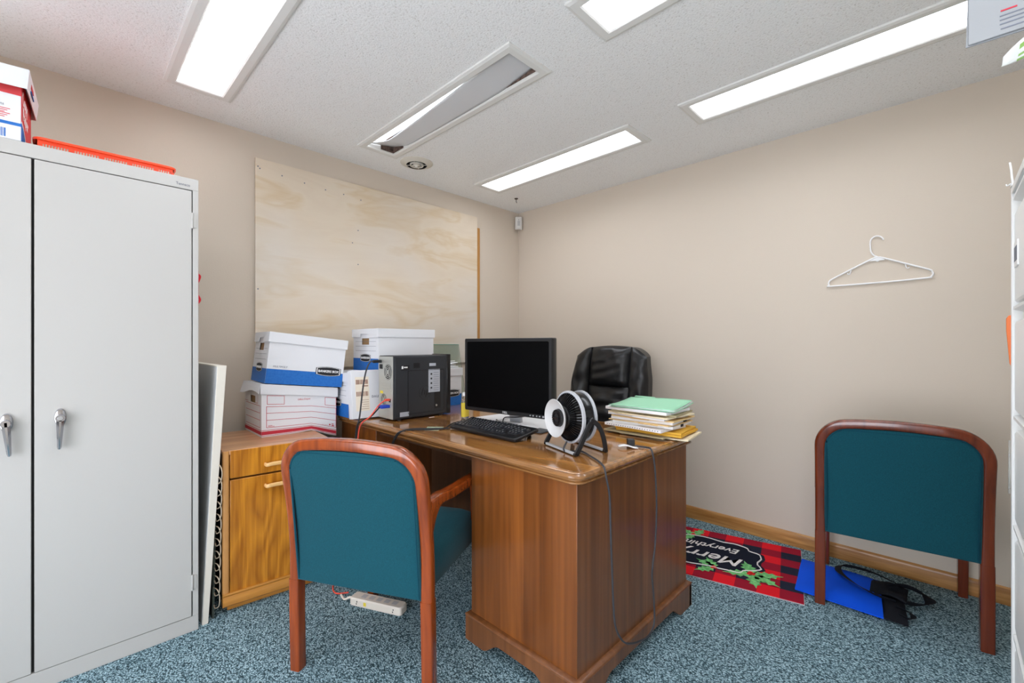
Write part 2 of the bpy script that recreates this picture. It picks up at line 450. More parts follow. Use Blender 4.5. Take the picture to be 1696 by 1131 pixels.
def text(body, size, m, parent, loc, right, up, name='lettering', ext=0.0003, align='CENTER', shear=0.0, sx=1.0, bold=0.0):
    cu = bpy.data.curves.new(name, 'FONT'); cu.body = body; cu.size = size; cu.extrude = ext
    cu.align_x = align; cu.align_y = 'CENTER'; cu.shear = shear; cu.offset = bold
    cu.resolution_u = 3
    t = bpy.data.objects.new('tmp', cu); COL.objects.link(t)
    bpy.context.view_layer.update()
    dg = bpy.context.evaluated_depsgraph_get()
    me = bpy.data.meshes.new_from_object(t.evaluated_get(dg))
    bpy.data.objects.remove(t, do_unlink=True); bpy.data.curves.remove(cu)
    r = Vector(right).normalized(); u = Vector(up).normalized(); n = r.cross(u)
    Mx = Matrix(((r.x*sx,u.x,n.x,loc[0]),(r.y*sx,u.y,n.y,loc[1]),(r.z*sx,u.z,n.z,loc[2]),(0,0,0,1)))
    me.transform(Mx)
    me.materials.clear(); me.materials.append(m); me.name = name
    o = bpy.data.objects.new(name, me); COL.objects.link(o)
    if parent: o.parent = parent
    return o

def empty_part(name, parent, loc=(0,0,0)):
    o = bpy.data.objects.new(name, None); COL.objects.link(o); o.parent = parent; o.location = loc; return o

# ================================================================ room shell
def room():
    t = 0.12
    fl = MB(); fl.box(X0-t, Y0-t, -0.1, XW+t, YW+t, 0)
    struct(fl.build('floor', m_carpet, smooth=0))
    # ceiling with openings for the recessed fixtures
    holes = [(x0+0.045, y0+0.045, x0+0.225, y0+1.275) for x0, y0 in FIX]
    xs = sorted({X0-t, XW+t} | {h[0] for h in holes} | {h[2] for h in holes})
    ys = sorted({Y0-t, YW+t} | {h[1] for h in holes} | {h[3] for h in holes})
    c = MB()
    for i in range(len(xs)-1):
        for j in range(len(ys)-1):
            mx, my = (xs[i]+xs[i+1])/2, (ys[j]+ys[j+1])/2
            if any(h[0] < mx < h[2] and h[1] < my < h[3] for h in holes): continue
            c.add([(xs[i],ys[j],ZC),(xs[i],ys[j+1],ZC),(xs[i+1],ys[j+1],ZC),(xs[i+1],ys[j],ZC)], [(0,1,2,3)])
    c.box(X0-t, Y0-t, ZC+0.2, XW+t, YW+t, ZC+0.25)
    struct(c.build('ceiling', m_ceil, smooth=0))
    struct(MB().box(X0-t, YW, 0, XW+t, YW+t, ZC+0.2).build('wall_back', m_wall, smooth=0))
    struct(MB().box(XW, Y0-t, 0, XW+t, YW, ZC+0.2).build('wall_right', m_wall, smooth=0))
    struct(MB().box(X0-t, Y0, 0, X0, YW, ZC+0.2).build('wall_left', m_wall, smooth=0))
    struct(MB().box(X0-t, Y0-t, 0, XW, Y0, ZC+0.2).build('wall_front', m_wall, smooth=0))
    prof = [(0,0),(0.012,0),(0.012,0.062),(0.009,0.074),(0.004,0.08),(0,0.08)]
    b = MB(); b.loft([[(XW-a,Y0,z) for a,z in prof],[(XW-a,YW-0.012,z) for a,z in prof]])
    struct(b.build('baseboard_right', m_oak))
    b = MB(); b.loft([[(X0,YW-a,z) for a,z in prof],[(XW,YW-a,z) for a,z in prof]])
    struct(b.build('baseboard_back', m_oak))
    # invented window, added out of view in the side wall to brighten the room
    wy0, wy1, wz0, wz1 = -0.85, 1.55, 0.15, 1.6
    wf = MB()
    for a in ((wy0-0.05,wz0-0.05,wy1+0.05,wz0),(wy0-0.05,wz1,wy1+0.05,wz1+0.05),(wy0-0.05,wz0,wy0,wz1),(wy1,wz0,wy1+0.05,wz1),((wy0+wy1)/2-0.02,wz0,(wy0+wy1)/2+0.02,wz1)):
        wf.box(X0,a[0],a[1],X0+0.03,a[2],a[3])
    wo = struct(wf.build('added_window_1', m_oakz, smooth=0))
    MB().box(X0+0.002,wy0,wz0,X0+0.008,wy1,wz1).build('pane', m_fill_pane, wo, smooth=0)  # glowing pane of the added, unseen window
    # oak window trim showing past the plywood
    struct(MB().box(2.44, YW-0.0125, 0.9, 2.508, YW, 2.174).build('trim_1', m_oakz, bevel=0.003))

FIX = [(x, y) for x in (0.322, 1.265, 2.203) for y in (1.26, -0.34)] + [(-0.62, 1.26), (-0.62, -0.34)]  # three of these are unseen fixtures added for brightness

def fixture(x0, y0, label, lit=True):
    t = thing('ceiling_light', label, 'ceiling light', (x0+0.135, y0+0.66, ZC), 0, 'recessed fluorescent ceiling lights')
    hx, hy = 0.135, 0.66; ix, iy = 0.09, 0.615
    f = MB()
    prof = [(hx, hy, 0.0), (hx, hy, -0.008), (hx-0.012, hy-0.012, -0.012), (ix+0.006, iy+0.006, -0.012), (ix, iy, -0.008), (ix, iy, 0.03)]
    f.loft([[(-a,-b,z),(a,-b,z),(a,b,z),(-a,b,z)] for a,b,z in prof], cap=False)
    f.build('trim_frame', m_trim, t, smooth=0)
    h = MB()
    top = 0.10 if not lit else 0.06
    h.loft([[(-a,-b,z),(a,-b,z),(a,b,z),(-a,b,z)] for a,b,z in ((ix,iy,0.03),(ix,iy,top),)], cap=False)
    h.add([(-ix,-iy,top),(ix,-iy,top),(ix,iy,top),(-ix,iy,top)], [(0,1,2,3)])
    h.build('housing', m_housing, t, smooth=0)
    if lit:
        l = MB(); l.box(-ix, -iy, 0.024, ix, iy, 0.028)
        l.build('lens', m_lens, t, smooth=0)
    else:
        g = MB(); g.box(-ix+0.001, -iy+0.05, 0.040, 0.0, iy-0.01, 0.052)  # glowing box added so the gap beside the lens looks bright
        g.build('gap_glow', m_gap_glow, t, smooth=0)
        # the lens has slipped: it lies askew in the opening, bowed, clear of one long side
        def fn(u, v):
            y = -iy + 0.004 + v*(2*iy-0.008)
            gap = 0.068*max(0.0, min(1.0, (v-0.12)/0.72))*(1.0 if v < 0.90 else max(0.0, 1-((v-0.90)/0.10)**1.6))
            xl = -ix + 0.001 + gap; xr = ix - 0.001
            x = xl + (xr-xl)*u
            z = 0.002 + 0.010*(1-u) - 0.010*math.sin(math.pi*v)*(1-0.3*u) + 0.020*max(0.0, 0.18-v)*u/0.18
            if v > 0.86: z += 0.26*(v-0.86)*u
            return (x, y, z)
        MB().grid(fn, 10, 30).build('slipped_lens', m_slip, t, solid=0.003)
        d = MB(); d.box(0.0, iy-0.10, 0.05, ix-0.001, iy-0.001, 0.056); d.box(0.0, iy-0.006, 0.0, ix-0.001, iy-0.001, 0.05)
        d.box(ix-0.005, iy-0.12, 0.0, ix-0.001, iy-0.001, 0.05)
        d.build('grimy_end', m_grime, t, smooth=0)
        MB().box(ix-0.004, -iy+0.01, 0.0, ix-0.001, -iy+0.22, 0.05).build('grimy_edge', m_grime, t, smooth=0)
    return t

room()
fixture(0.322, 1.26, 'lit ceiling light above the grey metal cabinet and plywood side')
fixture(0.322, -0.34, 'added unseen ceiling light behind the one over the grey metal cabinet')  # out of view, added to raise the room's brightness
fixture(1.265, 1.26, 'unlit ceiling light with its grey lens slipped askew, beside the round vent', lit=False)
fixture(1.265, -0.34, 'lit ceiling light in line with the slipped one, cut by the top frame edge')
fixture(2.203, 1.26, 'lit ceiling light nearest the corner with the motion sensor')
fixture(2.203, -0.34, 'long lit ceiling light above the wall with the coat hanger')
fixture(-0.62, 1.26, 'added unseen ceiling light beyond the carton on the grey cabinet')  # extra fixture outside the frame, added for more light
fixture(-0.62, -0.34, 'added unseen ceiling light behind the camera')  # likewise added out of sight to lift the light level

# round ceiling diffuser
t = thing('ceiling_vent', 'round white ceiling air vent beside the slipped light', 'vent', (1.676, 2.553, ZC))
MB().lathe([(0.108,0),(0.108,-0.003),(0.100,-0.007),(0.078,-0.013),(0.071,-0.017),(0.0675,-0.017)], 48, cap=False).build('flange', m_vent, t)
MB().lathe([(0.0005,-0.002),(0.0672,-0.002),(0.0672,-0.0168)], 40, cap=False).build('duct_shade', m_dark, t)  # dark disc and wall stand in for shade inside the vent
for r0, r1, z in ((0.037, 0.045, -0.021), (0.018, 0.025, -0.025)):
    MB().lathe([(r1,z+0.012),(r1+0.001,z+0.002),(r1-0.001,z),(r1-0.004,z),(r0,z+0.006),(r0,z+0.012)], 40, cap=False).build('louvre_ring', m_vent, t)
MB().lathe([(0.0005,-0.032),(0.009,-0.032),(0.011,-0.029),(0.012,-0.026),(0.015,-0.025),(0.016,-0.021),(0.013,-0.01)], 32, cap=False).build('centre_knob', m_vent, t)
b = MB()
for a in range(4):
    b.T = Matrix.Rotation(R(45+90*a), 4, 'Z'); b.box(0.012, -0.001, -0.018, 0.067, 0.001, -0.014)
b.build('spoke', m_vent, t)

# ceiling hook and corner sensor
t = MB(); t.T = Matrix.Translation((2.674, 2.58, ZC))
t.lathe([(0.0005,0.0),(0.016,0.0),(0.014,-0.005),(0.004,-0.008),(0.003,-0.012)], 16)
t.tube(spline([(0,0,-0.01),(0,0,-0.028),(0.004,-0.004,-0.036)], 4), 0.0028, 6)
tag(t.build('ceiling_hook', m_bronze), 'small dark bronze hook screwed into the ceiling near the corner', 'hook')
t = thing('motion_sensor', 'white motion sensor mounted high in the wall corner', 'sensor', (XW-0.035, YW-0.035, 2.24), R(-135))
b = MB()
sec = [(-0.035,-0.0),(-0.03,0.028),(-0.02,0.036),(0,0.039),(0.02,0.036),(0.03,0.028),(0.035,-0.0)]
b.loft([[(y*k,x*k2,z) for x,y,k,k2 in [(s[0],s[1],kk,1) for s in sec]] for z,kk in ((0,0.7),(0.008,0.95),(0.012,1),(0.105,1),(0.112,0.96),(0.116,0.8))])
b.build('sensor_body', m_sensor, t, bevel=0.002)
MB().box(0.036,-0.012,0.03,0.0398,0.012,0.075).build('lens_window', m_lgrey, t, bevel=0.001)
MB().box(0.038,-0.003,0.082,0.0405,0.003,0.087).build('indicator', m_ink, t)
MB().box(-0.036,-0.012,0.01,0.0,0.012,0.10).build('bracket', m_sensor, t)
MB().box(-0.024,-0.002,-0.32,-0.02,0.002,0.01).build('sensor_wire', m_wall, t)

# plywood sheet
b = MB(); b.box(0.777, YW-0.0255, 1.03, 2.466, YW-0.0135, 2.258, 0)
pl = tag(b.build('plywood_sheet', m_ply, smooth=0), 'large bare plywood sheet fixed to the wall over the window', 'board')
for (px, pz) in ((0.80,2.2),(0.92,2.19),(1.05,2.18),(1.18,2.17),(1.3,2.17),(1.42,2.16),(1.4,1.95),(1.4,1.72),(0.79,1.5),(0.79,2.21),(1.36,1.86)):
    d = MB(); d.T = Matrix.Translation((px, YW-0.0255, pz)) @ Matrix.Rotation(R(90), 4, 'X'); d.lathe([(0.0005,0.001),(0.004,0.001),(0.004,0)], 8)
    d.build('screw', m_inkgrey, pl)

# coat hanger on the wall
XH = XW - 0.008
hk = [(0.232,1.723),(0.237,1.734),(0.248,1.744),(0.260,1.747),(0.273,1.743),(0.283,1.731),(0.286,1.713),(0.285,1.686),(0.282,1.666),(0.272,1.648),(0.256,1.637)]
tri = [(0.256,1.636),(0.222,1.624),(0.149,1.590),(0.061,1.549),(0.049,1.537),(0.046,1.524),(0.052,1.512),(0.064,1.508),(0.222,1.503),(0.454,1.502),(0.464,1.507),(0.467,1.517),(0.463,1.530),(0.450,1.541),(0.374,1.581),(0.291,1.624)]
t = thing('coat_hanger', 'white plastic coat hanger hanging on the bare wall', 'hanger', (XH, 0.256, 1.50))
def hl(p, dx=0): return (dx, p[0]-0.256, p[1]-1.50)
MB().tube([hl(p) for p in spline([(a,b,0) for a,b in tri], 3, True)] if False else [ (0, q.y-0.256, q.z-1.50) for q in spline([(0,a,b) for a,b in tri], 3, True)], 0.0042, 8, closed=True).build('hanger_frame', m_plastw, t)
MB().tube([(0, q.y-0.256, q.z-1.50) for q in spline([(0,a,b) for a,b in hk], 4)], 0.0036, 8).build('hook', m_plastw, t)
for pts in ([(0.148,1.588),(0.143,1.568),(0.136,1.564),(0.132,1.569)], [(0.367,1.580),(0.372,1.562),(0.380,1.560),(0.383,1.566)]):
    MB().tube([(0, q.y-0.256, q.z-1.50) for q in spline([(0,a,b) for a,b in pts], 4)], 0.0025, 6).build('strap_notch', m_plastw, t)
b = MB(); b.T = Matrix.Rotation(R(90),4,'Z') @ Matrix.Rotation(R(90),4,'X')
b.prism([(-0.03,0.118),(-0.008,0.118),(0,0.112),(0.01,0.118),(0.032,0.119),(0.012,0.132),(-0.008,0.136)], -0.002, 0.002)
b.build('gusset', m_plastw, t)

# ================================================================ storage cabinet
CX0, CX1, CY, CH = -0.527, 0.393, 2.208, 1.859
t = thing('storage_cabinet', 'tall light grey metal two-door storage cabinet against the wall', 'cabinet', (CX0, CY, 0))
w = CX1-CX0; d = 0.457
b = MB()
b.box(0,0.02,0,w,d,CH)                                   # carcass
b.box(0,0,1.812,w,0.021,CH); b.box(0,0,0,w,0.021,0.062)  # header, base rail
b.box(0,0,0.062,0.02,0.021,1.812); b.box(w-0.02,0,0.062,w,0.021,1.812)
b.build('cabinet_body', m_cab, t, bevel=0.0015)
MB().box(0.021,0.012,0.063,w-0.021,0.0205,1.811).build('door_recess', m_cabgap, t, smooth=0)
seam = -0.071-CX0
for nm, a, c in (('l', 0.024, seam-0.005), ('r', seam+0.002, w-0.0235)):
    dr = MB().box(a, -0.003, 0.0645, c, 0.013, 1.808).build('door', m_cab, t, bevel=0.002)
    hx = (-0.131-CX0) if nm == 'l' else (-0.007-CX0)
    hz = 0.921 if nm == 'l' else 0.925
    hm = empty_part('handle', dr, (0,0,0))
    tilt = R(4) if nm == 'l' else R(-1.5)
    e = MB(); e.T = Matrix.Translation((hx, -0.003, hz)) @ Matrix.Rotation(R(90),4,'X')
    oval = lambda s, z, k=28: [(0.0155*s*math.cos(2*math.pi*i/k), 0.031*s*math.sin(2*math.pi*i/k), z) for i in range(k)]
    e.loft([oval(1,0), oval(1,0.004), oval(0.9,0.008), oval(0.62,0.010)])
    e.lathe([(0.0105,0.008),(0.0105,0.022),(0.0125,0.024),(0.0125,0.034),(0.0105,0.037),(0.0005,0.037)], 20)
    e.T = e.T @ Matrix.Rotation(tilt,4,'Z')
    secs = []
    for z, wd, th in ((0.004,0.0105,0.030),(-0.02,0.0095,0.030),(-0.06,0.0075,0.028),(-0.1,0.0055,0.026),(-0.107,0.004,0.025)):
        secs.append([(-wd,z,th-0.008),(wd,z,th-0.008),(wd,z,th),(wd*0.3,z,th+0.007),(-wd*0.3,z,th+0.007),(-wd,z,th)])
    e.loft(secs)
    bpy.data.objects.remove(hm, do_unlink=True)
    h = e.build('handle', m_chrome, dr, smooth=30)
    if nm == 'r':
        k = MB(); k.T = Matrix.Translation((hx,-0.0405,hz)) @ Matrix.Rotation(R(90),4,'X')
        k.lathe([(0.0005,0.001),(0.007,0.001),(0.008,-0.001)], 16); k.build('lock', m_steel, h)
        for z0 in (0.17, 1.655):
            g = MB(); g.T = Matrix.Translation((w-0.022, -0.003, z0)); g.lathe([(0.004,0),(0.0045,0.002),(0.0045,0.062),(0.004,0.064)], 10)
            g.box(0.001,0.0,0.004,0.014,0.004,0.06); g.build('hinge', m_cab, dr)
text('Tennsco', 0.016, m_inkgrey, t, (w-0.052, -0.0006, 1.829), (1,0,0), (0,0,1), 'nameplate', sx=0.85)

# carton on top
t = thing('paper_carton', 'red white and blue copy paper carton with loose white lid on the grey cabinet', 'carton', (-0.535, CY+0.018, CH), R(-2.5))
w = 0.437; d = 0.27; h = 0.225
b = MB(); b.box(0,0,0,w,d,h*0.93)
b.build('carton_body', [m_cardw], t, bevel=0.002)
pr = MB()
pr.box(0.0,-0.0008,0.15,w,0.0,h*0.93)                     # red band across the front
pr.box(w,0.0,0.11,w+0.0008,d,h*0.93)                   # red side
pr.build('red_print', m_copyred, t, smooth=0)
pr = MB(); pr.box(0,-0.0008,0.048,w,0.0,0.058)
pr.box(w,0.0,0.0,w+0.0006,d,0.06)
pr.build('blue_print', m_bblue, t, smooth=0)
cu = MB(); cu.T = Matrix.Translation((w,0,0)) @ Matrix.Rotation(R(90),4,'Z') @ Matrix.Rotation(R(90),4,'X')
cu.prism([(0.0,0.06),(0.04,0.055),(0.09,0.035),(0.13,0.0),(d,0.0),(d,0.115),(0,0.115)], 0, 0.0009)
cu.build('red_side_print', m_copyred, t, smooth=0)
cu = MB(); cu.T = Matrix.Translation((w,0,0)) @ Matrix.Rotation(R(90),4,'Z') @ Matrix.Rotation(R(90),4,'X')
cu.prism([(0.0,0.066),(0.04,0.061),(0.094,0.04),(0.136,0.003),(0.13,0.0),(0.09,0.034),(0.04,0.054),(0,0.059)], 0, 0.0014)
cu.build('white_arc', m_inkwhite, t, smooth=0)
text('Copy', 0.062, m_inkwhite, t, (w+0.0012, 0.085, 0.155), (0,1,0), (0,0,1), bold=0.001)
text('Paper', 0.062, m_inkwhite, t, (w+0.0018, 0.095, 0.10), (0,1,0), (0,0,1), bold=0.001)
bc = MB(); random.seed(4); x = 0.345
while x < 0.40:
    q = random.choice((0.0012,0.002,0.003)); bc.box(x,-0.0008,0.006,x+q,0,0.034); x += q+random.choice((0.001,0.002))
bc.build('barcode', m_bblue, t, smooth=0)
text('Paper', 0.012, m_inkgrey, t, (0.36,-0.0005,0.125), (1,0,0), (0,0,1))
text('Bulk Products', 0.012, m_inkgrey, t, (0.365,-0.0005,0.112), (1,0,0), (0,0,1))
ln = MB()
for z0, z1 in ((0.098,0.088),(0.082,0.070)):
    for k in range(3): ln.box(0.33-0.004*k,-0.0006,z0-k*0.006,0.412-0.006*k,0,z0-k*0.006+0.0022)
ln.build('fine_print', m_copyred, t, smooth=0)
l = MB()
l.T = Matrix.Translation((0.010,-0.012,h*0.70)) @ Matrix.Rotation(R(-2),4,'Y')
l.loft([[(-0.005,-0.006,0.0),(w+0.004,-0.006,0.0),(w+0.004,d+0.012,0.0),(-0.005,d+0.012,0.0)],
        [(-0.007,-0.012,0.062),(w+0.012,-0.012,0.062),(w+0.012,d+0.014,0.062),(-0.007,d+0.014,0.062)]], cap=False)
l.add([(-0.007,-0.012,0.062),(w+0.012,-0.012,0.062),(w+0.012,d+0.014,0.062),(-0.007,d+0.014,0.062)],[(0,1,2,3)])
lo = l.build('lid', m_cardw, t, smooth=0, solid=0.003)
l2 = MB(); l2.T = l.T; l2.box(w+0.0085,0.06,0.03,w+0.0115,0.12,0.045,0); l2.box(w+0.008,0.06,0.016,w+0.0105,0.14,0.022,1)
l2.build('lid_print', [m_copyred, m_bblue], lo, smooth=0)

# orange red slotted tray
t = thing('plastic_basket', 'long orange-red slotted plastic basket lying on the grey cabinet', 'basket', (-0.072, 2.225, CH))
w = 0.392; d = 0.27
bk = MB()
for (x0,y0,x1,y1) in ((0.006,0.006,w-0.006,0.009),(0.006,d-0.009,w-0.006,d-0.006)):
    bk.box(x0,y0,0,x1,y1,0.006); bk.box(x0,y0,0.016,x1,y1,0.028)
    x = x0
    k = 0
    while x < x1-0.005:
        solid = (k % 9 == 0)
        bk.box(x,y0,0.006,x+(0.016 if solid else 0.003),y1,0.016); x += 0.019 if solid else 0.0075; k += 1
bk.box(0.006,0.006,0,0.009,d-0.006,0.028); bk.box(w-0.009,0.006,0,w-0.006,d-0.006,0.028); bk.box(0.006,0.006,0,w-0.006,d-0.006,0.002)
bk.build('basket_wall', m_orange, t, smooth=0)
MB().sweep([(x,y,0.03) for x,y in rrect(0.003,0.003,w-0.003,d-0.003,0.02,5)], [(-0.006,-0.003),(0.006,-0.003),(0.006,0.004),(0.003,0.006),(-0.003,0.006),(-0.006,0.004)], (0,0,1), closed=True).build('rim', m_orange, t)

# red clip on the cabinet side
b = MB(); b.box(CX1-0.001,2.222,1.34,CX1+0.003,2.262,1.485)
b.T = Matrix.Translation((CX1+0.002,2.242,0))
b.tube(spline([(0,0,1.35),(0.007,0,1.36),(0.009,0,1.37),(0.002,0,1.385)],4),0.004,8)
b.tube(spline([(0,0,1.475),(0.007,0,1.47),(0.009,0,1.462),(0.002,0,1.44)],4),0.004,8)
tag(b.build('magnetic_clip', mat('red plastic', (222, 48, 60), 0.4)), 'small red clip stuck on the side of the grey cabinet', 'clip')

# panel leaning between the cabinets
b = MB()
lean = 0.060/1.09
b.T = Matrix.Translation((0.408, 2.222, 0)) @ Matrix.Shear('XY', 4, (lean*0.0,0)) 
def pan(z): return 0.055*z/1.088
sec = lambda z, th: [(pan(z),0,z),(pan(z)+th,0.002,z),(pan(z)+th,0.55,z),(pan(z),0.55,z)]
b.loft([sec(0,0.022), sec(1.088,0.034)])
t = b.build('leaning_panel', m_panel, bevel=0.0015)
tag(t, 'off-white laminate panel leaning upright between grey cabinet and oak cabinet', 'panel')
f = MB(); f.T = Matrix.Translation((0.4074, 2.226, 0))
f.loft([[(pan(z)-0.0008,0,z),(pan(z)+0.0004,0,z),(pan(z)+0.0004,0.54,z),(pan(z)-0.0008,0.54,z)] for z in (0.004,1.083)])
f.build('panel_face', m_panelface, t, smooth=0)

# wire rack behind the panel
t = thing('wire_rack', 'dark mesh rack with looped wire edge squeezed beside the oak cabinet', 'rack', (0.4485, 2.25, 0))
b = MB(); b.loft([[(0.0+0.016*z,0.0,z),(0.008+0.016*z,0.0,z),(0.008+0.016*z,0.4,z),(0.0+0.016*z,0.4,z)] for z in (0.0,0.68)])
b.build('mesh_panel', m_mesh, t, smooth=0)
wv = MB()
for k in range(11):
    z = 0.10 + k*0.053
    pts = [(0.006+0.016*z,0.0,z+0.03),(0.012+0.016*z,-0.03,z+0.03),(0.017+0.016*z,-0.045,z+0.005),(0.013+0.016*z,-0.05,z-0.03),(0.006+0.016*z,-0.02,z-0.05),(0.006+0.016*z,0.002,z-0.045)]
    wv.tube(spline(pts,5),0.0022,6)
wv.build('looped_wire', m_wire, t)

# ================================================================ oak cabinet
WZ = 0.711
t = thing('wooden_cabinet', 'low golden oak cabinet with one drawer and one door', 'cabinet', (0.488, 2.246, 0), R(-5))
w, d = 0.449, 0.50
MB().box(0.002,0.03,0.05,w-0.002,d,WZ-0.018).build('carcass', m_wcabside, t, bevel=0.001)
MB().box(-0.001,0.004,WZ-0.018,w+0.001,d,WZ).build('cabinet_top', m_wcabtop, t, bevel=0.0015)
b = MB(); b.sweep([(0.012,0.014,0.03),(0.012,0.014,WZ-0.001)], rrect(-0.012,-0.014,0.014,0.018,0.008,4), (0,1,0)); b.build('stile', m_wcabstile, t)
dr = MB().box(0.0265,0.002,0.588,w,0.03,WZ-0.001).build('drawer', m_wcab, t, bevel=0.002)
do = MB().box(0.0265,0.002,0.085,w,0.03,0.580).build('door', m_wcab, t, bevel=0.002)
for par, x0, z0 in ((dr,0.165,0.628),(do,0.165,0.531)):
    p = MB(); p.sweep(spline([(x0,0.002,z0),(x0+0.004,-0.02,z0),(x0+0.03,-0.024,z0+0.003),(x0+0.12,-0.024,z0+0.003),(x0+0.146,-0.02,z0),(x0+0.15,0.002,z0)],5), [(0.006*math.cos(a*math.pi/4),0.009*math.sin(a*math.pi/4)) for a in range(8)], (0,0,1)); p.build('handle', m_pull, par)
b = MB()
pr = [(0.03,0.030),(-0.002,0.030),(-0.010,0.036),(-0.012,0.06),(-0.004,0.075),(-0.008,0.082),(-0.006,0.088),(0.03,0.088)]
b.loft([[(x,y,z) for y,z in pr] for x in (-0.002,w)])
b.build('bottom_rail', m_wcabrail, t)
MB().box(0.02,0.028,0.0,w-0.02,d-0.02,0.05).build('plinth', m_wcabrail, t, bevel=0.001)

# ================================================================ archive boxes
def banker_box(name, label, loc, rz, L=0.40, D=0.31, H=0.262, style='blue', tilt=0.0, group='white archive boxes', deform=None, long_print=True):
    t = thing(name, label, 'box', loc, rz, group)
    if tilt: t.rotation_euler = (0, tilt, rz)
    lh = 0.05; bz = H-0.006
    b = MB(); n = 14
    # long faces, subdivided so that a sagging box can bend
    for y in (0, D):
        b.grid(lambda u, v, y=y: (L*u, y, bz*v), n, 4)
    b.grid(lambda u, v: (L, D*u, bz*v), 4, 4)
    b.grid(lambda u, v: (L*u, D*v, 0.0), n, 2)
    hy0, hy1, hz0, hz1 = D*0.36, D*0.64, bz-0.088, bz-0.050    # hand hole in the short face
    if style == 'red': hz0, hz1 = bz-0.098, bz-0.062
    ys = [0, hy0, hy1, D]; zs = [0, hz0, hz1, bz]
    for i in range(3):
        for j in range(3):
            if i == 1 and j == 1: continue
            b.add([(0,ys[i],zs[j]),(0,ys[i+1],zs[j]),(0,ys[i+1],zs[j+1]),(0,ys[i],zs[j+1])], [(0,1,2,3)])
    b.build('box_body', m_cardw, t, smooth=0, deform=deform)
    MB().box(0.006, hy0-0.01, hz0-0.01, 0.008, hy1+0.01, hz1+0.006).build('hand_hole_flap', m_cardin, t, smooth=0, deform=deform)
    # lid
    o = 0.006; l = MB()
    top = H; zb = H-lh
    for y in (-o, D+o): l.grid(lambda u, v, y=y: (-o+(L+2*o)*u, y, zb+lh*v), n, 1)
    l.grid(lambda u, v: (L+o, -o+(D+2*o)*u, zb+lh*v), 3, 1)
    if style == 'red':   # crumpled short flap leaning outwards
        l.grid(lambda u, v: (-o-0.018*(1-v)*(0.4+0.6*u), -o+(D+2*o)*u, zb+0.002+0.012*math.sin(u*5)*(1-v)+lh*v), 6, 2)
    else:
        a0, a1 = D*0.34, D*0.66
        for y0, y1, z0 in ((-o,a0,zb),(a0,a1,zb+0.022),(a1,D+o,zb)):
            l.add([(-o,y0,z0),(-o,y1,z0),(-o,y1,top),(-o,y0,top)], [(0,1,2,3)])
    l.grid(lambda u, v: (-o+(L+2*o)*u, -o+(D+2*o)*v, top), n, 2)
    l.build('lid', m_cardw, t, smooth=0, solid=0.002, deform=deform)
    e = 0.0007
    def strip(mb, x0, z0, x1, z1):              # on the long face
        k = max(1, int((x1-x0)/L*n))
        mb.grid(lambda u, v: (x0+(x1-x0)*u, -e, z0+(z1-z0)*v), k, 1)
    def strip_s(mb, y0, z0, y1, z1):            # on the short face
        mb.add([(-e,y0,z0),(-e,y1,z0),(-e,y1,z1),(-e,y0,z1)], [(0,1,2,3)])
    if style == 'blue':
        p = MB()
        if long_print: strip(p, 0, 0, L, 0.075)
        strip_s(p, 0, 0, D, 0.075)
        p.build('blue_band', m_bblue, t, smooth=0)
        g = MB()
        for z in (0.120, 0.148, 0.176): strip_s(g, 0.03, z, D-0.03, z+0.0015)
        g.build('ruled_lines', m_inkgrey, t, smooth=0)
        def badge(c, right, up, s):
            r = Vector(right); u = Vector(up); nn = r.cross(u)
            Mx = Matrix(((r.x,u.x,nn.x,c[0]),(r.y,u.y,nn.y,c[1]),(r.z,u.z,nn.z,c[2]),(0,0,0,1)))
            def shape(k): 
                pts = []
                for sx_, sy_ in ((1,1),(-1,1),(-1,-1),(1,-1)): pass
                top_ = [(x*0.06*k, (0.016+0.007*(1-(x)**2))*k) for x in (1,0.6,0.2,-0.2,-0.6,-1)]
                return [(a*s,b_*s) for a,b_ in top_+[(-a,-b_) for a,b_ in top_]]
            bb = MB(); bb.T = Mx; bb.prism(shape(1.12),0,0.0006,0); bb.prism(shape(1.05),0.0006,0.0010,1); bb.prism(shape(0.98),0.0010,0.0014,0)
            bo = bb.build('badge', [m_ink, m_inkwhite], t, smooth=0)
            pos = Vector(c) + nn*0.0018
            text('BANKERS BOX', 0.0175*s, m_inkwhite, bo, pos, right, up, bold=0.0004, sx=0.95)
        if long_print:
            badge((L*0.79, -e, 0.082), (1,0,0), (0,0,1), 1.0)
            text('MULTIPOLY', 0.013, m_inkgrey, t, (L*0.07, -e, 0.088), (1,0,0), (0,0,1), align='LEFT', shear=0.3)
        badge((-e, D*0.5, 0.078), (0,-1,0), (0,0,1), 0.95)
    else:
        p = MB(); q = 0.0022
        def frame(x0,z0,x1,z1):
            strip(p,x0,z0,x1,z0+q); strip(p,x0,z1-q,x1,z1); strip(p,x0,z0,x0+q,z1); strip(p,x1-q,z0,x1,z1)
        frame(0.025,0.165,0.108,0.212); frame(0.315,0.165,0.378,0.212); frame(0.022,0.045,0.378,0.155)
        for z in (0.083,0.119): strip(p,0.022,z,0.378,z+q)
        strip(p,0.0,0.010,L,0.028); strip(p,0.0,0.032,L,0.0345); strip(p,0.0,0.004,L,0.0065)
        strip(p,0.338,0.052,0.346,0.060); strip(p,0.352,0.050,0.366,0.056); strip(p,0.352,0.060,0.364,0.064)
        strip(p,0.03,0.050,0.06,0.052); strip(p,0.03,0.055,0.05,0.057); strip(p,0.30,0.050,0.33,0.051)
        strip_s(p,0,0.010,D,0.028); strip_s(p,0,0.032,D,0.0345)
        for z in (0.045,0.083,0.119,0.155): strip_s(p,0.02,z,D-0.02,z+q)
        strip_s(p,0.02,0.045,0.022,0.155); strip_s(p,0.06,0.165,0.10,0.167); strip_s(p,0.06,0.165,0.062,0.21); strip_s(p,0.24,0.165,0.30,0.167)
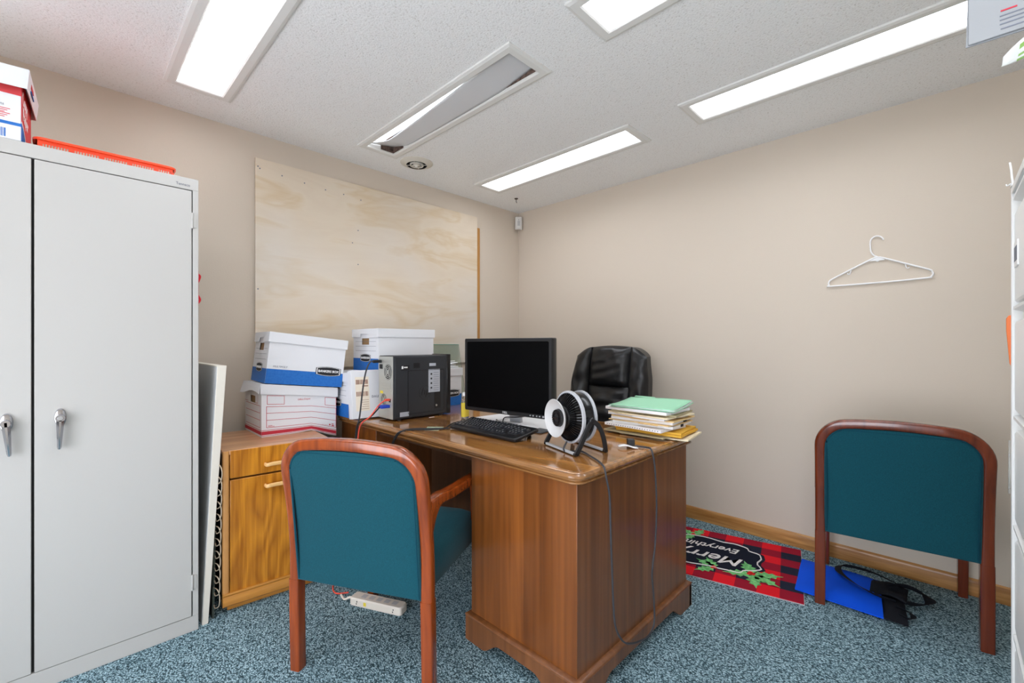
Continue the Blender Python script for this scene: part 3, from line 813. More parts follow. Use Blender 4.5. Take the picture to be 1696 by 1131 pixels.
        p.build('red_print', m_red, t, smooth=0, deform=deform)
        tx = text('Office Depot', 0.012, m_red, t, (0.205, -e, 0.175), (1,0,0), (0,0,1))
    return t

BX = 0.246                                  # where the lower box leaves the cabinet edge
def sag(p):
    x, y, z = p
    lo = max(0.0, x-BX)*0.34; hi = max(0.0, x)*0.118
    k = min(1.0, max(0.0, z/0.24))
    crease = -0.006*math.exp(-((x-BX)/0.03)**2)*math.exp(-z/0.02)
    return (x, y, z - (lo*(1-k)+hi*k) + 0.004*math.exp(-((x-BX)/0.05)**2)*math.exp(-z/0.03))
banker_box('archive_box', 'white archive box with red printed lines, crushed lid, sagging off the oak cabinet', (0.698, 2.452, WZ+0.0005), R(-1), L=0.378, D=0.30, H=0.268, style='red', deform=sag)
banker_box('archive_box', 'white and blue archive box tilted on top of the red-lined one', (0.711, 2.448, WZ+0.272), R(-4), L=0.388, D=0.31, H=0.262, tilt=R(6.6))
DZ = 0.77
banker_box('archive_box', 'white and blue archive box on the desk behind the white envelope carton', (1.109, 2.36, DZ+0.0005), R(0), L=0.39, D=0.31, H=0.248)
banker_box('archive_box', 'white and blue archive box on the desk behind the monitor, under loose papers', (1.512, 2.36, DZ+0.0005), R(0), L=0.395, D=0.31, H=0.248)
banker_box('archive_box', 'white archive box on top of two others behind the computer tower', (1.285, 2.352, DZ+0.2495), R(0), L=0.385, D=0.315, H=0.252, long_print=False)

# papers and glass pane on the box behind the monitor
b = MB()
for k in range(4):
    b.T = Matrix.Translation((1.70, 2.40, DZ+0.249+0.004+0.012*k)) @ Matrix.Rotation(R((-4,3,-2,6)[k]),4,'Z')
    b.grid(lambda u, v, k=k: (0.20*u, 0.26*v, 0.006*math.sin(5*u+k)*math.sin(3*v+k)+0.004), 8, 8)
tag(b.build('loose_papers', m_white, solid=0.006), 'crumpled loose papers lying on the archive box behind the monitor', 'paper')
t = thing('glass_pane', 'clear glass pane with green edge leaning on the plywood behind the boxes', 'glass', (1.74, 2.745, DZ))
b = MB(); b.T = Matrix.Rotation(R(-12),4,'X'); b.box(0,0,0,0.52,0.005,0.415); b.build('pane', m_glass, t, smooth=0)
b = MB(); b.T = Matrix.Rotation(R(-12),4,'X'); b.box(0,0,0.4152,0.52,0.005,0.4185); b.build('polished_edge', m_glassedge, t, smooth=0)

# envelope carton
t = thing('envelope_carton', 'slim white envelope carton with upside-down print leaning by the computer tower', 'carton', (1.085, 2.262, DZ+0.0075), 0)
t.rotation_euler = (R(-7), 0, R(-5))
w, h, dd = 0.25, 0.262, 0.05
MB().box(0,0,0.0,w,dd,h).build('carton_body', m_cardw, t, bevel=0.002)
lb = MB().box(0.022,-0.0008,0.04,0.098,0,0.225).build('address_label', m_label, t, smooth=0)
bc = MB(); random.seed(7)
for z0, z1 in ((0.185,0.21),(0.12,0.145)):
    x = 0.026
    while x < 0.092:
        q = random.choice((0.001,0.002,0.003)); bc.box(x,-0.0014,z0,x+q,-0.0006,z1); x += q+random.choice((0.001,0.002))
for k in range(5): bc.box(0.048+0.006*(k%3),-0.0014,0.05+0.012*k,0.093,-0.0006,0.052+0.012*k)
bc.box(0.06,-0.0014,0.172,0.093,-0.0006,0.178)
bc.build('label_print', m_brownink, lb, smooth=0)
text('Enve', 0.030, m_inkgrey, t, (0.138, -0.0006, 0.112), (-1,0,0), (0,0,-1))

# ================================================================ desk
t = thing('desk', 'large polished walnut double-pedestal desk in the middle of the room', 'desk', (1.12, 0.81, 0))
DX, DY = 0.90, 1.75
b = MB()
def ring(off, z): return [(x,y,z) for x,y in rrect(off,off,DX-off,DY-off,max(0.012,0.05-off),6)]
b.loft([ring(0.035,0.7330),ring(0.012,0.7335),ring(0.006,0.737),ring(0.006,0.742),ring(0.012,0.745),ring(0.012,0.748),ring(0.002,0.752),ring(0.0,0.757),ring(0.002,0.763),ring(0.008,0.7675),ring(0.014,0.7685)], mi=1, cap=False)
b.loft([ring(0.014,0.7685),ring(0.018,0.770),ring(0.026,0.770),ring(0.0265,0.7692),ring(0.0285,0.7692),ring(0.029,0.770),ring(0.2,0.770)], mi=0, cap=True)
b.build('desktop', [m_desktop, m_deskedge], t, smooth=25)
def pedestal(y0, y1):
    p = MB().box(0.03,y0,0.09,0.86,y1,0.735)
    for i, f in enumerate(p.f): pass
    p.mi = [0,0,1,0,1,0]
    o = p.build('pedestal', [m_desk, m_deskside], t, bevel=0.0015)
    pl = MB()
    def skirt(L):
        e = 0.13; c = 0.06; pts = [(0,0),(e*0.75,0)]
        for i in range(1,9):
            s = i/8; pts.append((e*0.75+c*1.6*s, 0.052*(3*s*s-2*s**3)))
        pts += [(L-a,b_) for a,b_ in reversed(pts[1:])]
        pts += [(L,0),(L,0.096),(0,0.096)]
        return pts
    X0_, X1_, Y0_, Y1_ = 0.013, 0.877, y0-0.017, y1+0.017
    for yy in (Y0_, Y1_-0.02):
        pl.T = Matrix.Translation((X0_+0.004,yy+0.02,0)) @ Matrix.Rotation(R(90),4,'X'); pl.prism(skirt(X1_-X0_-0.008),0,0.02)
    for xx in (X0_, X1_-0.02):
        pl.T = Matrix.Translation((xx,Y0_,0)) @ Matrix.Rotation(R(90),4,'Z') @ Matrix.Rotation(R(90),4,'X'); pl.prism(skirt(Y1_-Y0_),0,0.02)
    pl.T = Matrix.Identity(4)
    rr = lambda o_, z: [(X0_+o_,Y0_+o_,z),(X1_-o_,Y0_+o_,z),(X1_-o_,Y1_-o_,z),(X0_+o_,Y1_-o_,z)]
    pl.loft([rr(0.0,0.095),rr(-0.002,0.098),rr(0.0,0.103),rr(0.008,0.108),rr(0.018,0.110)])
    pl.build('plinth', m_deskside, t, smooth=30)
pedestal(0.03, 0.549)
pedestal(1.32, 1.725)
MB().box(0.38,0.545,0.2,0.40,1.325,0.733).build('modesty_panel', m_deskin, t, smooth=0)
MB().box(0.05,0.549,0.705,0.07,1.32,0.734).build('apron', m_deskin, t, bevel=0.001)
MB().box(0.03,0.76,0.722,0.05,1.12,0.734).build('apron_moulding', m_deskedge, t, bevel=0.001)
for k, yy in enumerate((0.03, )):
    pass
crumbs = MB(); random.seed(2)
# bits of torn paper
for (x,y,s) in ((0.33,1.248,0.016),):
    crumbs.box(x-s,y-0.004,0.7702,x+s,y+0.004,0.7712)
cr = crumbs.build('paper_scrap', m_white, None, smooth=0); cr.location = (1.12,0.81,0)
tag(cr, 'tiny torn white paper scrap on the desktop by the computer tower', 'paper scrap')

# ================================================================ computer tower
t = thing('computer_tower', 'dark computer tower with its silver back panel turned to the room', 'computer', (1.219, 2.080, DZ+0.001))
w, d, h = 0.385, 0.15, 0.347
MB().box(0.004,0.0,0.008,w-0.03,d,h).build('case', m_case, t, bevel=0.003)
b = MB(); b.sweep([(w-0.031,d/2,0.006),(w-0.031,d/2,h+0.004)], [(-d/2-0.001,0),(d/2+0.001,0),(d/2+0.001,0.024),(d/2-0.012,0.034),(-d/2+0.012,0.034),(-d/2-0.001,0.024)], (1,0,0))
b.build('front_bezel', m_blackg, t, bevel=0.002)
sp = MB().box(0.012,-0.003,0.014,w-0.04,0.001,h-0.006).build('side_panel', m_case, t, bevel=0.002)
b = MB(); b.sweep([(x,-0.003,z) for x,z in rrect(0.09,0.03,0.33,0.265,0.008,3)], [(-0.0015,-0.001),(0.0015,-0.001),(0.0015,0.001),(-0.0015,0.001)], (0,1,0), closed=True)
b.build('panel_emboss', m_black, sp, smooth=0)
MB().box(0.125,-0.0036,0.278,0.165,-0.0028,0.306).build('vent_patch', m_black, sp, smooth=0)
MB().box(0.262,-0.0036,0.045,0.305,-0.0028,0.145).build('latch_recess', m_black, sp, smooth=0)
b = MB(); b.T = Matrix.Translation((0.275,-0.004,0.062)) @ Matrix.Rotation(R(90),4,'X'); b.lathe([(0.0005,0.002),(0.006,0.002),(0.006,0)],12); b.build('lock', m_steel, sp)
logo = MB(); logo.tube([(0.2+0.038*math.cos(2*math.pi*i/32),-0.003,0.14+0.038*math.sin(2*math.pi*i/32)) for i in range(32)],0.0012,6,closed=True)
lg = logo.build('logo_ring', m_black, sp)
text('hp', 0.058, m_black, lg, (0.2,-0.0034,0.145), (1,0,0), (0,0,1), shear=0.25)
st = MB().box(0.222,-0.0040,0.138,0.30,-0.003,0.268).build('instruction_label', m_silver, sp, smooth=0)
q = MB()
for k in range(4): q.box(0.236,-0.0046,0.158+0.026*k,0.246,-0.0038,0.168+0.026*k)
for k in range(9): q.box(0.256,-0.0044,0.148+0.0125*k,0.292,-0.0038,0.1492+0.0125*k)
q.build('label_print', m_ink, st, smooth=0)
st = MB().box(0.04,-0.004,0.02,0.095,-0.003,0.044).build('serial_label', m_silver, sp, smooth=0)
st = MB().box(0.045,-0.004,0.268,0.098,-0.003,0.296).build('warning_sticker', m_ink, sp, smooth=0)
q = MB(); q.box(0.05,-0.0046,0.276,0.06,-0.0038,0.291); q.box(0.064,-0.0046,0.281,0.086,-0.0038,0.287); q.build('sticker_print', m_inkwhite, st, smooth=0)
st = MB().box(0.228,-0.004,0.286,0.272,-0.003,0.302).build('port_label', m_silver, sp, smooth=0)
bp_ = MB().box(-0.001,0.004,0.01,0.004,d-0.004,h-0.004).build('back_panel', m_galv, t, bevel=0.001)
def fan_grille(yc, zc, r):
    g = MB()
    g.T = Matrix.Translation((-0.0012,yc,zc)) @ Matrix.Rotation(R(-90),4,'Y')
    g.lathe([(0.0005,0.0),(r,0.0),(r,0.0004)],28,0)
    for k, rr_ in enumerate((0.95,0.72,0.5)):
        g.lathe([(r*rr_,0.0006),(r*rr_,0.0018),(r*(rr_-0.09),0.0018),(r*(rr_-0.09),0.0006)],28,1,cap=False)
    g.lathe([(0.0005,0.0018),(r*0.28,0.0018),(r*0.28,0.0004)],20,1)
    for a in range(4):
        T0 = g.T.copy(); g.T = T0 @ Matrix.Rotation(R(45+90*a),4,'Z'); g.box(r*0.2,-r*0.06,0.0006,r*0.95,r*0.06,0.0018,1); g.T = T0
    g.build('fan_grille', [m_dark, m_galv], bp_)
fan_grille(0.05, 0.26, 0.042)
fan_grille(0.095, 0.112, 0.030)
b = MB()
for k in range(4): b.box(-0.003,0.02,0.165+0.011*k,-0.001,0.12,0.172+0.011*k)
b.build('slot_cover', m_galv, bp_, bevel=0.0005)
MB().box(-0.004,0.105,0.275,-0.001,0.135,0.30).build('power_socket', m_black, bp_, bevel=0.001)
MB().box(-0.004,0.02,0.10,-0.001,0.036,0.118).build('network_port', m_black, bp_, bevel=0.001)
MB().box(-0.004,0.02,0.072,-0.001,0.06,0.084).build('video_port', m_steel, bp_, bevel=0.001)
MB().box(-0.0025,0.10,0.142,-0.001,0.13,0.156).build('yellow_sticker', m_yel, bp_)
b = MB()
for x in (0.05,0.32):
    for y in (0.02,d-0.02): b.T = Matrix.Translation((x,y,0)); b.lathe([(0.012,0),(0.01,0.009)],12)
b.build('rubber_foot', m_rubber, t)

# cables of the tower
def cable(name, label, m, pts, r, cat='cable', k=8):
    o = MB().tube(spline(pts,k), r, 8).build(name, m); return tag(o, label, cat)
c = cable('power_cable', 'black power cable running from the top of the computer tower over the desk edge', m_greycord,
      [(1.19,2.20,1.087),(1.155,2.205,1.083),(1.125,2.195,1.03),(1.112,2.205,0.93),(1.105,2.222,0.80),(1.098,2.24,0.72),(1.092,2.245,0.55),(1.08,2.2,0.30),(1.03,2.12,0.06),(1.0,2.02,0.035)], 0.0042)
b = MB(); b.sweep([(1.216,2.199,1.087),(1.19,2.20,1.087),(1.17,2.203,1.086)], [(-0.011,-0.008),(0.011,-0.008),(0.011,0.008),(-0.011,0.008)], (0,0,1)); b.build('plug', m_black, c, bevel=0.003)
c = cable('network_cable', 'red network cable plugged into the computer tower and dropping over the desk edge', m_redcord,
      [(1.19,2.108,0.885),(1.16,2.12,0.86),(1.125,2.15,0.80),(1.103,2.19,0.768),(1.097,2.215,0.72),(1.09,2.225,0.6),(1.06,2.22,0.3),(0.99,2.2,0.03),(0.93,2.14,0.006),(0.905,2.09,0.005),(0.905,2.045,0.006),(0.945,2.012,0.008)], 0.0034)
MB().box(1.188,2.101,0.879,1.215,2.115,0.891).build('plug', m_redcord, c, bevel=0.002)
c = cable('video_cable', 'black cable with blue plug from the computer tower over the desk edge', m_rubber,
      [(1.165,2.12,0.85),(1.145,2.145,0.815),(1.128,2.17,0.79),(1.112,2.2,0.777),(1.094,2.235,0.74),(1.09,2.24,0.6),(1.085,2.2,0.35),(1.1,2.1,0.1),(1.14,1.95,0.012),(1.2,1.8,0.008)], 0.0035)
MB().box(1.165,2.10,0.842,1.215,2.14,0.858).build('plug', m_blueplug, c, bevel=0.003)
cable('keyboard_cable', 'black keyboard cable curving across the desktop and down past the apron', m_rubber,
      [(1.30,1.70,0.776),(1.245,1.76,0.775),(1.19,1.81,0.775),(1.15,1.82,0.776),(1.115,1.825,0.772),(1.10,1.845,0.755),(1.098,1.885,0.70),(1.097,1.92,0.63),(1.11,1.96,0.4),(1.16,2.0,0.1),(1.22,1.98,0.008)], 0.0032)
cable('mouse_cable', 'second black cable beside the keyboard cable, passing in front of the keyboard', m_rubber,
      [(1.47,1.80,0.785),(1.40,1.735,0.795),(1.33,1.72,0.792),(1.28,1.715,0.776),(1.22,1.745,0.775),(1.16,1.80,0.775),(1.12,1.812,0.775),(1.103,1.832,0.758),(1.10,1.872,0.71),(1.098,1.905,0.63),(1.12,1.94,0.4),(1.2,1.95,0.1),(1.27,1.94,0.008)], 0.0032)
b = MB(); b.add([(1.203,1.766,0.7708),(1.249,1.719,0.7708),(1.32,1.772,0.7708),(1.266,1.833,0.7708)],[(0,1,2,3)])
tag(b.build('sticky_note', m_mint, solid=0.001), 'pale green sticky note flat on the desktop under the cables', 'note')

# yellow labelled bottle
t = thing('hand_gel_bottle', 'clear bottle with a yellow label between computer tower and monitor', 'bottle', (1.565, 1.905, DZ+0.0005), R(30))
ov = lambda sx, sy, z: [(sx*math.cos(2*math.pi*i/24), sy*math.sin(2*math.pi*i/24), z) for i in range(24)]
MB().loft([ov(0.03,0.018,0),ov(0.032,0.02,0.004),ov(0.032,0.02,0.095),ov(0.026,0.017,0.11),ov(0.013,0.012,0.118),ov(0.012,0.012,0.122)]).build('bottle_body', m_clear, t)
MB().loft([ov(0.0325,0.0205,0.01),ov(0.0325,0.0205,0.088)], cap=False).build('wrap_label', m_yel, t)
MB().lathe([(0.014,0.122),(0.015,0.124),(0.015,0.138),(0.013,0.142),(0.0005,0.142)],20).build('cap', m_plastw, t)

# ================================================================ monitor
t = thing('monitor', 'black flat-screen computer monitor with a dark screen standing on the desk', 'monitor', (1.64, 1.62, DZ), R(6.8))
# local: screen faces -x, width along y
sx0 = -0.115; yw0, yw1 = -0.325, 0.224; z0, z1 = 0.062, 0.440
def mring(off, x): return [(x,y,z) for y,z in rrect(yw0+off,z0+off,yw1-off,z1-off,0.006,3)]
b = MB(); b.loft([mring(0.022,sx0+0.052),mring(0.004,sx0+0.046),mring(0.0,sx0+0.04),mring(0.0,sx0+0.004),mring(0.003,sx0),mring(0.016,sx0),mring(0.018,sx0+0.004)], cap=True)
b.build('bezel', m_black, t, smooth=40)
MB().box(sx0+0.0025,yw0+0.017,z0+0.02,sx0+0.0045,yw1-0.017,z1-0.017).build('screen', m_screen, t, smooth=0)
for k, yy in enumerate((-0.205,-0.222,-0.242,-0.259,-0.279)):
    q = MB(); q.T = Matrix.Translation((sx0-0.001, yy, z0+0.011)) @ Matrix.Rotation(R(-90),4,'Y'); q.lathe([(0.0005,0.002),(0.0032 if k<4 else 0.0048,0.002),(0.0035 if k<4 else 0.005,-0.001)],12)
    q.build('button', m_greyp, t)
text('DELL', 0.014, m_lgrey, t, (sx0-0.0006, (yw0+yw1)/2, z0+0.010), (0,-1,0), (0,0,1), 'logo', bold=0.0004)
b = MB(); b.sweep([(-0.02,-0.05,0.012),(-0.035,-0.05,0.10),(-0.055,-0.05,0.2),(-0.066,-0.05,0.27)], [(-0.035,-0.01),(0.035,-0.01),(0.035,0.01),(-0.035,0.01)], (1,0,0)); b.build('stand_neck', m_greyp, t, bevel=0.003)
b = MB(); b.prism(rrect(-0.09,-0.17,0.10,0.07,0.02,4),0.0012,0.011); b.build('stand_base', m_greyp, t, bevel=0.002)
MB().box(sx0+0.045,-0.11,0.17,sx0+0.062,0.01,0.32).build('mount', m_black, t, bevel=0.003)
MB().tube(spline([(sx0+0.05,-0.10,0.10),(-0.03,-0.12,0.055),(-0.08,-0.10,0.05),(-0.10,-0.04,0.045),(-0.05,0.02,0.01),(0.0,0.1,0.006)],6),0.0028,8).build('signal_cable', m_rubber, t)

# papers under the monitor
def sheet(label, pts, z, m=m_white, th=0.0006, name='paper_sheet'):
    b = MB(); n = len(pts); b.prism([(p[0],p[1]) for p in pts], z, z+th)
    return tag(b.build(name, m, smooth=0), label, 'paper')
sheet('white paper sheet lying on the desk under the monitor stand', [(1.57,1.60),(1.60,1.885),(1.83,1.87),(1.81,1.585)][::-1], DZ+0.0002)
b = MB()
def drape(u, v):
    x, y = 1.555+0.225*u+0.03*v, 1.375+0.285*v-0.02*u
    a = min(1.0, max(0.0, (y-1.40)/0.05))
    return (x, y, DZ+0.0012+0.0125*a*a*(3-2*a)+0.0015*math.sin(7*u+3*v))
b.grid(drape, 12, 14)
tag(b.build('paper_sheet', m_white, solid=0.0008), 'white paper sheet poking out between monitor and fan', 'paper')
b = MB().box(1.525,1.32,DZ+0.0015,1.615,1.40,DZ+0.006)
tag(b.build('dark_booklet', mat('dark slate card', (70,76,84), 0.5), bevel=0.001), 'small dark booklet by the keyboard end on white paper', 'booklet')

# ================================================================ keyboard
t = thing('keyboard', 'black computer keyboard tilted up on its feet in front of the monitor', 'keyboard', (1.312, 1.716, DZ+0.0015), R(-90))
# local: x along the length (towards -Y in the room), y = depth (towards +X)
t.rotation_euler = (R(9), 0, R(-90))
L, D = 0.445, 0.155
b = MB(); b.loft([[(x,y,z) for x,y in rrect(o_,o_,L-o_,D-o_,0.012,4)] for o_, z in ((0.004,0.0),(0.0,0.003),(0.0,0.012),(0.003,0.016))])
b.build('key_tray', m_black, t, smooth=30)
kw = 0.0185
kmesh = {}
m_key = mat('black key', (40,42,47), 0.35)
keys = []
for x in [0.012+kw*k for k in (0,2,3,4,5,7,8,9,10,11.5,12.5,13.5)]: keys.append((x,0.128,1))
for r_, (y, ws) in enumerate(((0.104,[1]*13+[2]),(0.085,[1.5]+[1]*12+[1.5]),(0.066,[1.75]+[1]*11+[2.25]),(0.047,[2.25]+[1]*10+[2.75]),(0.028,[1.4,1.2,1.4,6,1.4,1.2,1.2,1.2]))):
    x = 0.012
    for w_ in ws: keys.append((x,y,w_)); x += kw*w_
nx = 0.012+kw*15.3
for y in (0.128,0.104,0.085): keys += [(nx+kw*k,y,1) for k in range(3)]
keys += [(nx+kw,0.047,1)] + [(nx+kw*k,0.028,1) for k in range(3)]
px_ = nx+kw*3.4
for y in (0.104,0.085,0.066,0.047): keys += [(px_+kw*k,y,1) for k in range(3 if y in (0.085,0.047) else 4)]
keys += [(px_,0.028,2),(px_+kw*2,0.028,1)]
for (x,y,w_) in keys[:100]:
    if w_ not in kmesh:
        ww = kw*w_-0.002
        q = MB(); q.loft([[(0.001,0.001,0),(ww,0.001,0),(ww,0.0175,0),(0.001,0.0175,0)],[(0.003,0.0025,0.007),(ww-0.002,0.0025,0.007),(ww-0.002,0.0165,0.007),(0.003,0.0165,0.007)]])
        q.box(0.005,0.0105,0.0068,0.0085,0.0145,0.0073,1)
        o = q.build('key', [m_key, m_lgrey], t, smooth=0); kmesh[w_] = o.data
    else:
        o = bpy.data.objects.new('key', kmesh[w_]); COL.objects.link(o); o.parent = t
    o.location = (x, y-0.006, 0.0155)
for x in (0.03, L-0.05):
    b = MB(); b.box(x,D-0.03,-0.022,x+0.02,D-0.024,0.001); b.build('foot', m_black, t)

# ================================================================ fan
t = thing('desk_fan', 'small black and grey desk fan with a white cone on a tilting stand', 'fan', (1.412, 1.042, DZ), R(-19))
# local: fan axis along x (the white cone looks to -x), pivots along y
zc = 0.126
AX = Matrix.Translation((0,0,zc)) @ Matrix.Rotation(R(-90),4,'Y')     # local z of the lathe -> -x
def fl(prof, name, m, n=40, cap=False, parent=None):
    b = MB(); b.T = AX; b.lathe(prof, n, 0, cap); return b.build(name, m, parent or t)
fl([(0.094,-0.034),(0.101,-0.034),(0.101,-0.024),(0.094,-0.024),(0.094,-0.034)], 'rear_ring', m_greyp)
fl([(0.094,-0.028),(0.095,-0.024),(0.095,0.020),(0.094,0.024)], 'drum', m_blackg)
fl([(0.092,0.020),(0.102,0.020),(0.102,0.031),(0.096,0.033),(0.092,0.031),(0.092,0.02)], 'front_ring', m_greyp)
fl([(0.0005,0.024),(0.09,0.024),(0.093,0.02)], 'grille_shadow', m_dark)
b = MB()
for k in range(52):
    b.T = AX @ Matrix.Rotation(2*math.pi*k/52,4,'Z')
    b.sweep([(0.093,0,0.03),(0.080,0,0.044),(0.062,0,0.052),(0.045,0,0.054)], [(-0.0013,-0.003),(0.0013,-0.003),(0.0013,0.003),(-0.0013,0.003)], (0,0,1))
b.build('grille', m_blackg, t, smooth=0)
fl([(0.048,0.030),(0.048,0.052),(0.044,0.058),(0.036,0.062),(0.032,0.074)], 'motor_hub', m_black)
fl([(0.030,0.069),(0.038,0.071),(0.054,0.077),(0.068,0.087),(0.0725,0.093),(0.0735,0.094),(0.072,0.0955),(0.066,0.090),(0.052,0.081),(0.037,0.075),(0.030,0.073)], 'cone', m_lgrey, 48)
kb = fl([(0.035,0.073),(0.033,0.082),(0.031,0.085),(0.0005,0.085)], 'control_knob', m_black, 32)
b = MB(); b.T = AX; 
for k in range(26):
    b.T = AX @ Matrix.Rotation(2*math.pi*k/26,4,'Z'); b.box(0.025,-0.0016,0.0846,0.032,0.0016,0.0868)
b.T = AX @ Matrix.Rotation(R(90),4,'Z'); b.box(-0.022,-0.0035,0.085,0.022,0.0035,0.091)
b.T = AX; b.lathe([(0.019,0.085),(0.019,0.088),(0.022,0.088),(0.022,0.085)],28,0,False)
b.build('knob_ridges', m_blackg, kb, smooth=0)
for s in (-1,1):
    y = s*0.108
    b = MB()
    b.sweep(spline([(0.004,y,zc+0.004),(-0.02,y*1.0,zc-0.034),(-0.045,y,0.045),(-0.068,y,0.006)],5), [(-0.004,-0.010),(0.004,-0.010),(0.004,0.010),(-0.004,0.010)], (0,1,0) if False else (1,0,0))
    b.build('stand_leg', m_black, t, bevel=0.002)
    b = MB()
    b.sweep(spline([(-0.004,y,zc+0.004),(0.03,y,zc-0.02),(0.055,y,0.06),(0.066,y,0.006)],5), [(-0.004,-0.009),(0.004,-0.009),(0.004,0.009),(-0.004,0.009)], (1,0,0))
    b.build('stand_leg', m_black, t, bevel=0.002)
    b = MB(); b.T = Matrix.Translation((0,y-s*0.014,zc)) @ Matrix.Rotation(R(-90*s),4,'X'); b.lathe([(0.0005,0),(0.012,0),(0.012,0.02),(0.009,0.023),(0.0005,0.023)],16); b.build('pivot', m_black, t)
for x in (-0.068,0.066):
    b = MB(); b.sweep([(x,-0.112,0.006),(x,0.112,0.006)], rrect(-0.007,-0.005,0.007,0.005,0.003,3), (0,0,1)); b.build('foot_bar', m_blackg, t)
    b = MB(); b.box(x-0.0075 if x<0 else x-0.0075,-0.098,0.004,x+0.002,0.098,0.0125); b.build('grip_strip', m_greyp, t, bevel=0.001)
# cord: down off the desk end, a loop near the floor, and back up to its plug
def W2L(p):
    q = Vector((p[0]-1.412,p[1]-1.042,p[2]-DZ)); a = R(19)
    return (q.x*math.cos(a)-q.y*math.sin(a), q.x*math.sin(a)+q.y*math.cos(a), q.z)
cp = [(1.345,1.03,0.81),(1.325,1.03,0.785),(1.335,1.02,0.775),(1.375,0.985,0.7745),(1.34,0.92,0.7745),(1.305,0.865,0.775),(1.262,0.815,0.775),(1.252,0.802,0.765),(1.255,0.796,0.73),(1.268,0.794,0.676),(1.274,0.794,0.563),(1.283,0.794,0.422),(1.293,0.794,0.292),(1.307,0.794,0.223),(1.34,0.786,0.166),(1.396,0.782,0.134),(1.486,0.782,0.108),(1.542,0.784,0.11),(1.567,0.786,0.144),(1.567,0.79,0.238),(1.56,0.792,0.32),(1.588,0.794,0.412),(1.60,0.794,0.545),(1.592,0.794,0.668),(1.585,0.796,0.73),(1.583,0.802,0.762),(1.593,0.815,0.776),(1.605,0.84,0.775),(1.60,0.868,0.775),(1.592,0.885,0.776)]
cd = MB().tube([W2L(p) for p in spline(cp,6)], 0.0034, 8).build('cord', m_greycord, t)
b = MB(); b.T = Matrix.Translation(W2L((1.60,0.905,0.786))) @ Matrix.Rotation(R(60),4,'Z'); b.box(-0.02,-0.013,-0.012,0.016,0.013,0.013); b.box(0.016,-0.008,-0.004,0.034,-0.006,0.004); b.box(0.016,0.006,-0.004,0.034,0.008,0.004)
b.build('plug', m_rubber, cd, bevel=0.003)
b = MB(); b.T = Matrix.Translation(W2L((1.557,0.895,0.774))) @ Matrix.Rotation(R(-30),4,'Z'); b.grid(lambda u,v: (-0.035+0.075*u,-0.014+0.03*v,0.004+0.005*math.sin(5*u)), 6, 3); b.build('cord_tag', m_white, cd, solid=0.001)

# ================================================================ paper pile
def slab(name, label, cat, cx, cy, z, lx, ly, th, rz, m, warp=0.002, seed=0, droop=0.0, droopy=0.0):
    b = MB()
    b.T = Matrix.Translation((cx,cy,z)) @ Matrix.Rotation(R(rz),4,'Z')
    def f(zoff):
        def g(u,v):
            wv = warp*math.sin(6*u+seed)*math.sin(4*v+seed*1.7)
            return (lx*(u-0.5), ly*(v-0.5), zoff+wv - droop*max(0,0.25-v)**2*8 + droopy*max(0,u-0.6)**2*6)
        return g
    n = 8
    vs = [f(0)(i/n,j/n) for j in range(n+1) for i in range(n+1)] + [f(th)(i/n,j/n) for j in range(n+1) for i in range(n+1)]
    fs = []
    K = (n+1)*(n+1)
    for j in range(n):
        for i in range(n):
            a = j*(n+1)+i
            fs.append((a,a+n+1,a+n+2,a+1)); fs.append((K+a,K+a+1,K+a+n+2,K+a+n+1))
    for i in range(n):
        fs.append((i,i+1,K+i+1,K+i)); a = n*(n+1)+i; fs.append((a+1,a,K+a,K+a+1))
        a = i*(n+1); fs.append((a+n+1,a,K+a,K+a+n+1)); a = i*(n+1)+n; fs.append((a,a+n+1,K+a+n+1,K+a))
    b.add(vs, fs)
    return tag(b.build(name, m, smooth=30), label, cat, 'papers piled on the desk corner')
PX, PY = 1.885, 0.965
pile = [
 ('folder','cream folder at the bottom of the paper pile, overhanging the desk end','folder', 0.03,-0.035,0.225,0.30,0.006,8,m_buff),
 ('paper_bundle','thin tan paper bundle just above the bottom folder of the pile','paper', -0.012,0.02,0.22,0.30,0.006,-3,m_tan),
 ('envelope','yellow envelope low in the paper pile, lower of two','envelope', 0.022,-0.02,0.225,0.295,0.009,5,m_kraft),
 ('envelope','yellow envelope low in the paper pile, upper of two','envelope', 0.018,-0.015,0.22,0.295,0.008,7,m_kraft),
 ('perforated_pad','white paper pad with a row of punched holes in the pile','pad', -0.018,0.02,0.215,0.285,0.012,-4,m_white),
 ('paper_bundle','white paper bundle held by the lower binder clip','paper', 0.012,0.0,0.215,0.28,0.011,3,m_white),
 ('folder','manila folder between the two clipped paper bundles','folder', 0.004,0.004,0.225,0.295,0.004,-2,m_manila),
 ('paper_bundle','white paper bundle held by the upper binder clip','paper', 0.008,0.004,0.215,0.285,0.011,4,m_white),
 ('folder','manila folder above the clipped bundles','folder', 0.01,-0.006,0.225,0.295,0.005,1,m_manila),
 ('paper_bundle','white paper bundle halfway up between manila folders','paper', -0.004,0.012,0.215,0.28,0.008,-3,m_white),
 ('folder','cream folder with a raised tab near the top of the pile','folder', 0.0,0.0,0.23,0.30,0.005,-5,m_buff),
 ('folder','grey tan folder third from the top of the pile','folder', 0.014,0.0,0.22,0.295,0.008,6,m_tan),
 ('paper_bundle','thick white paper bundle directly under the green folder','paper', -0.006,0.014,0.22,0.30,0.012,-2,m_white),
]
z = DZ+0.0035
random.seed(11)
tops = {}
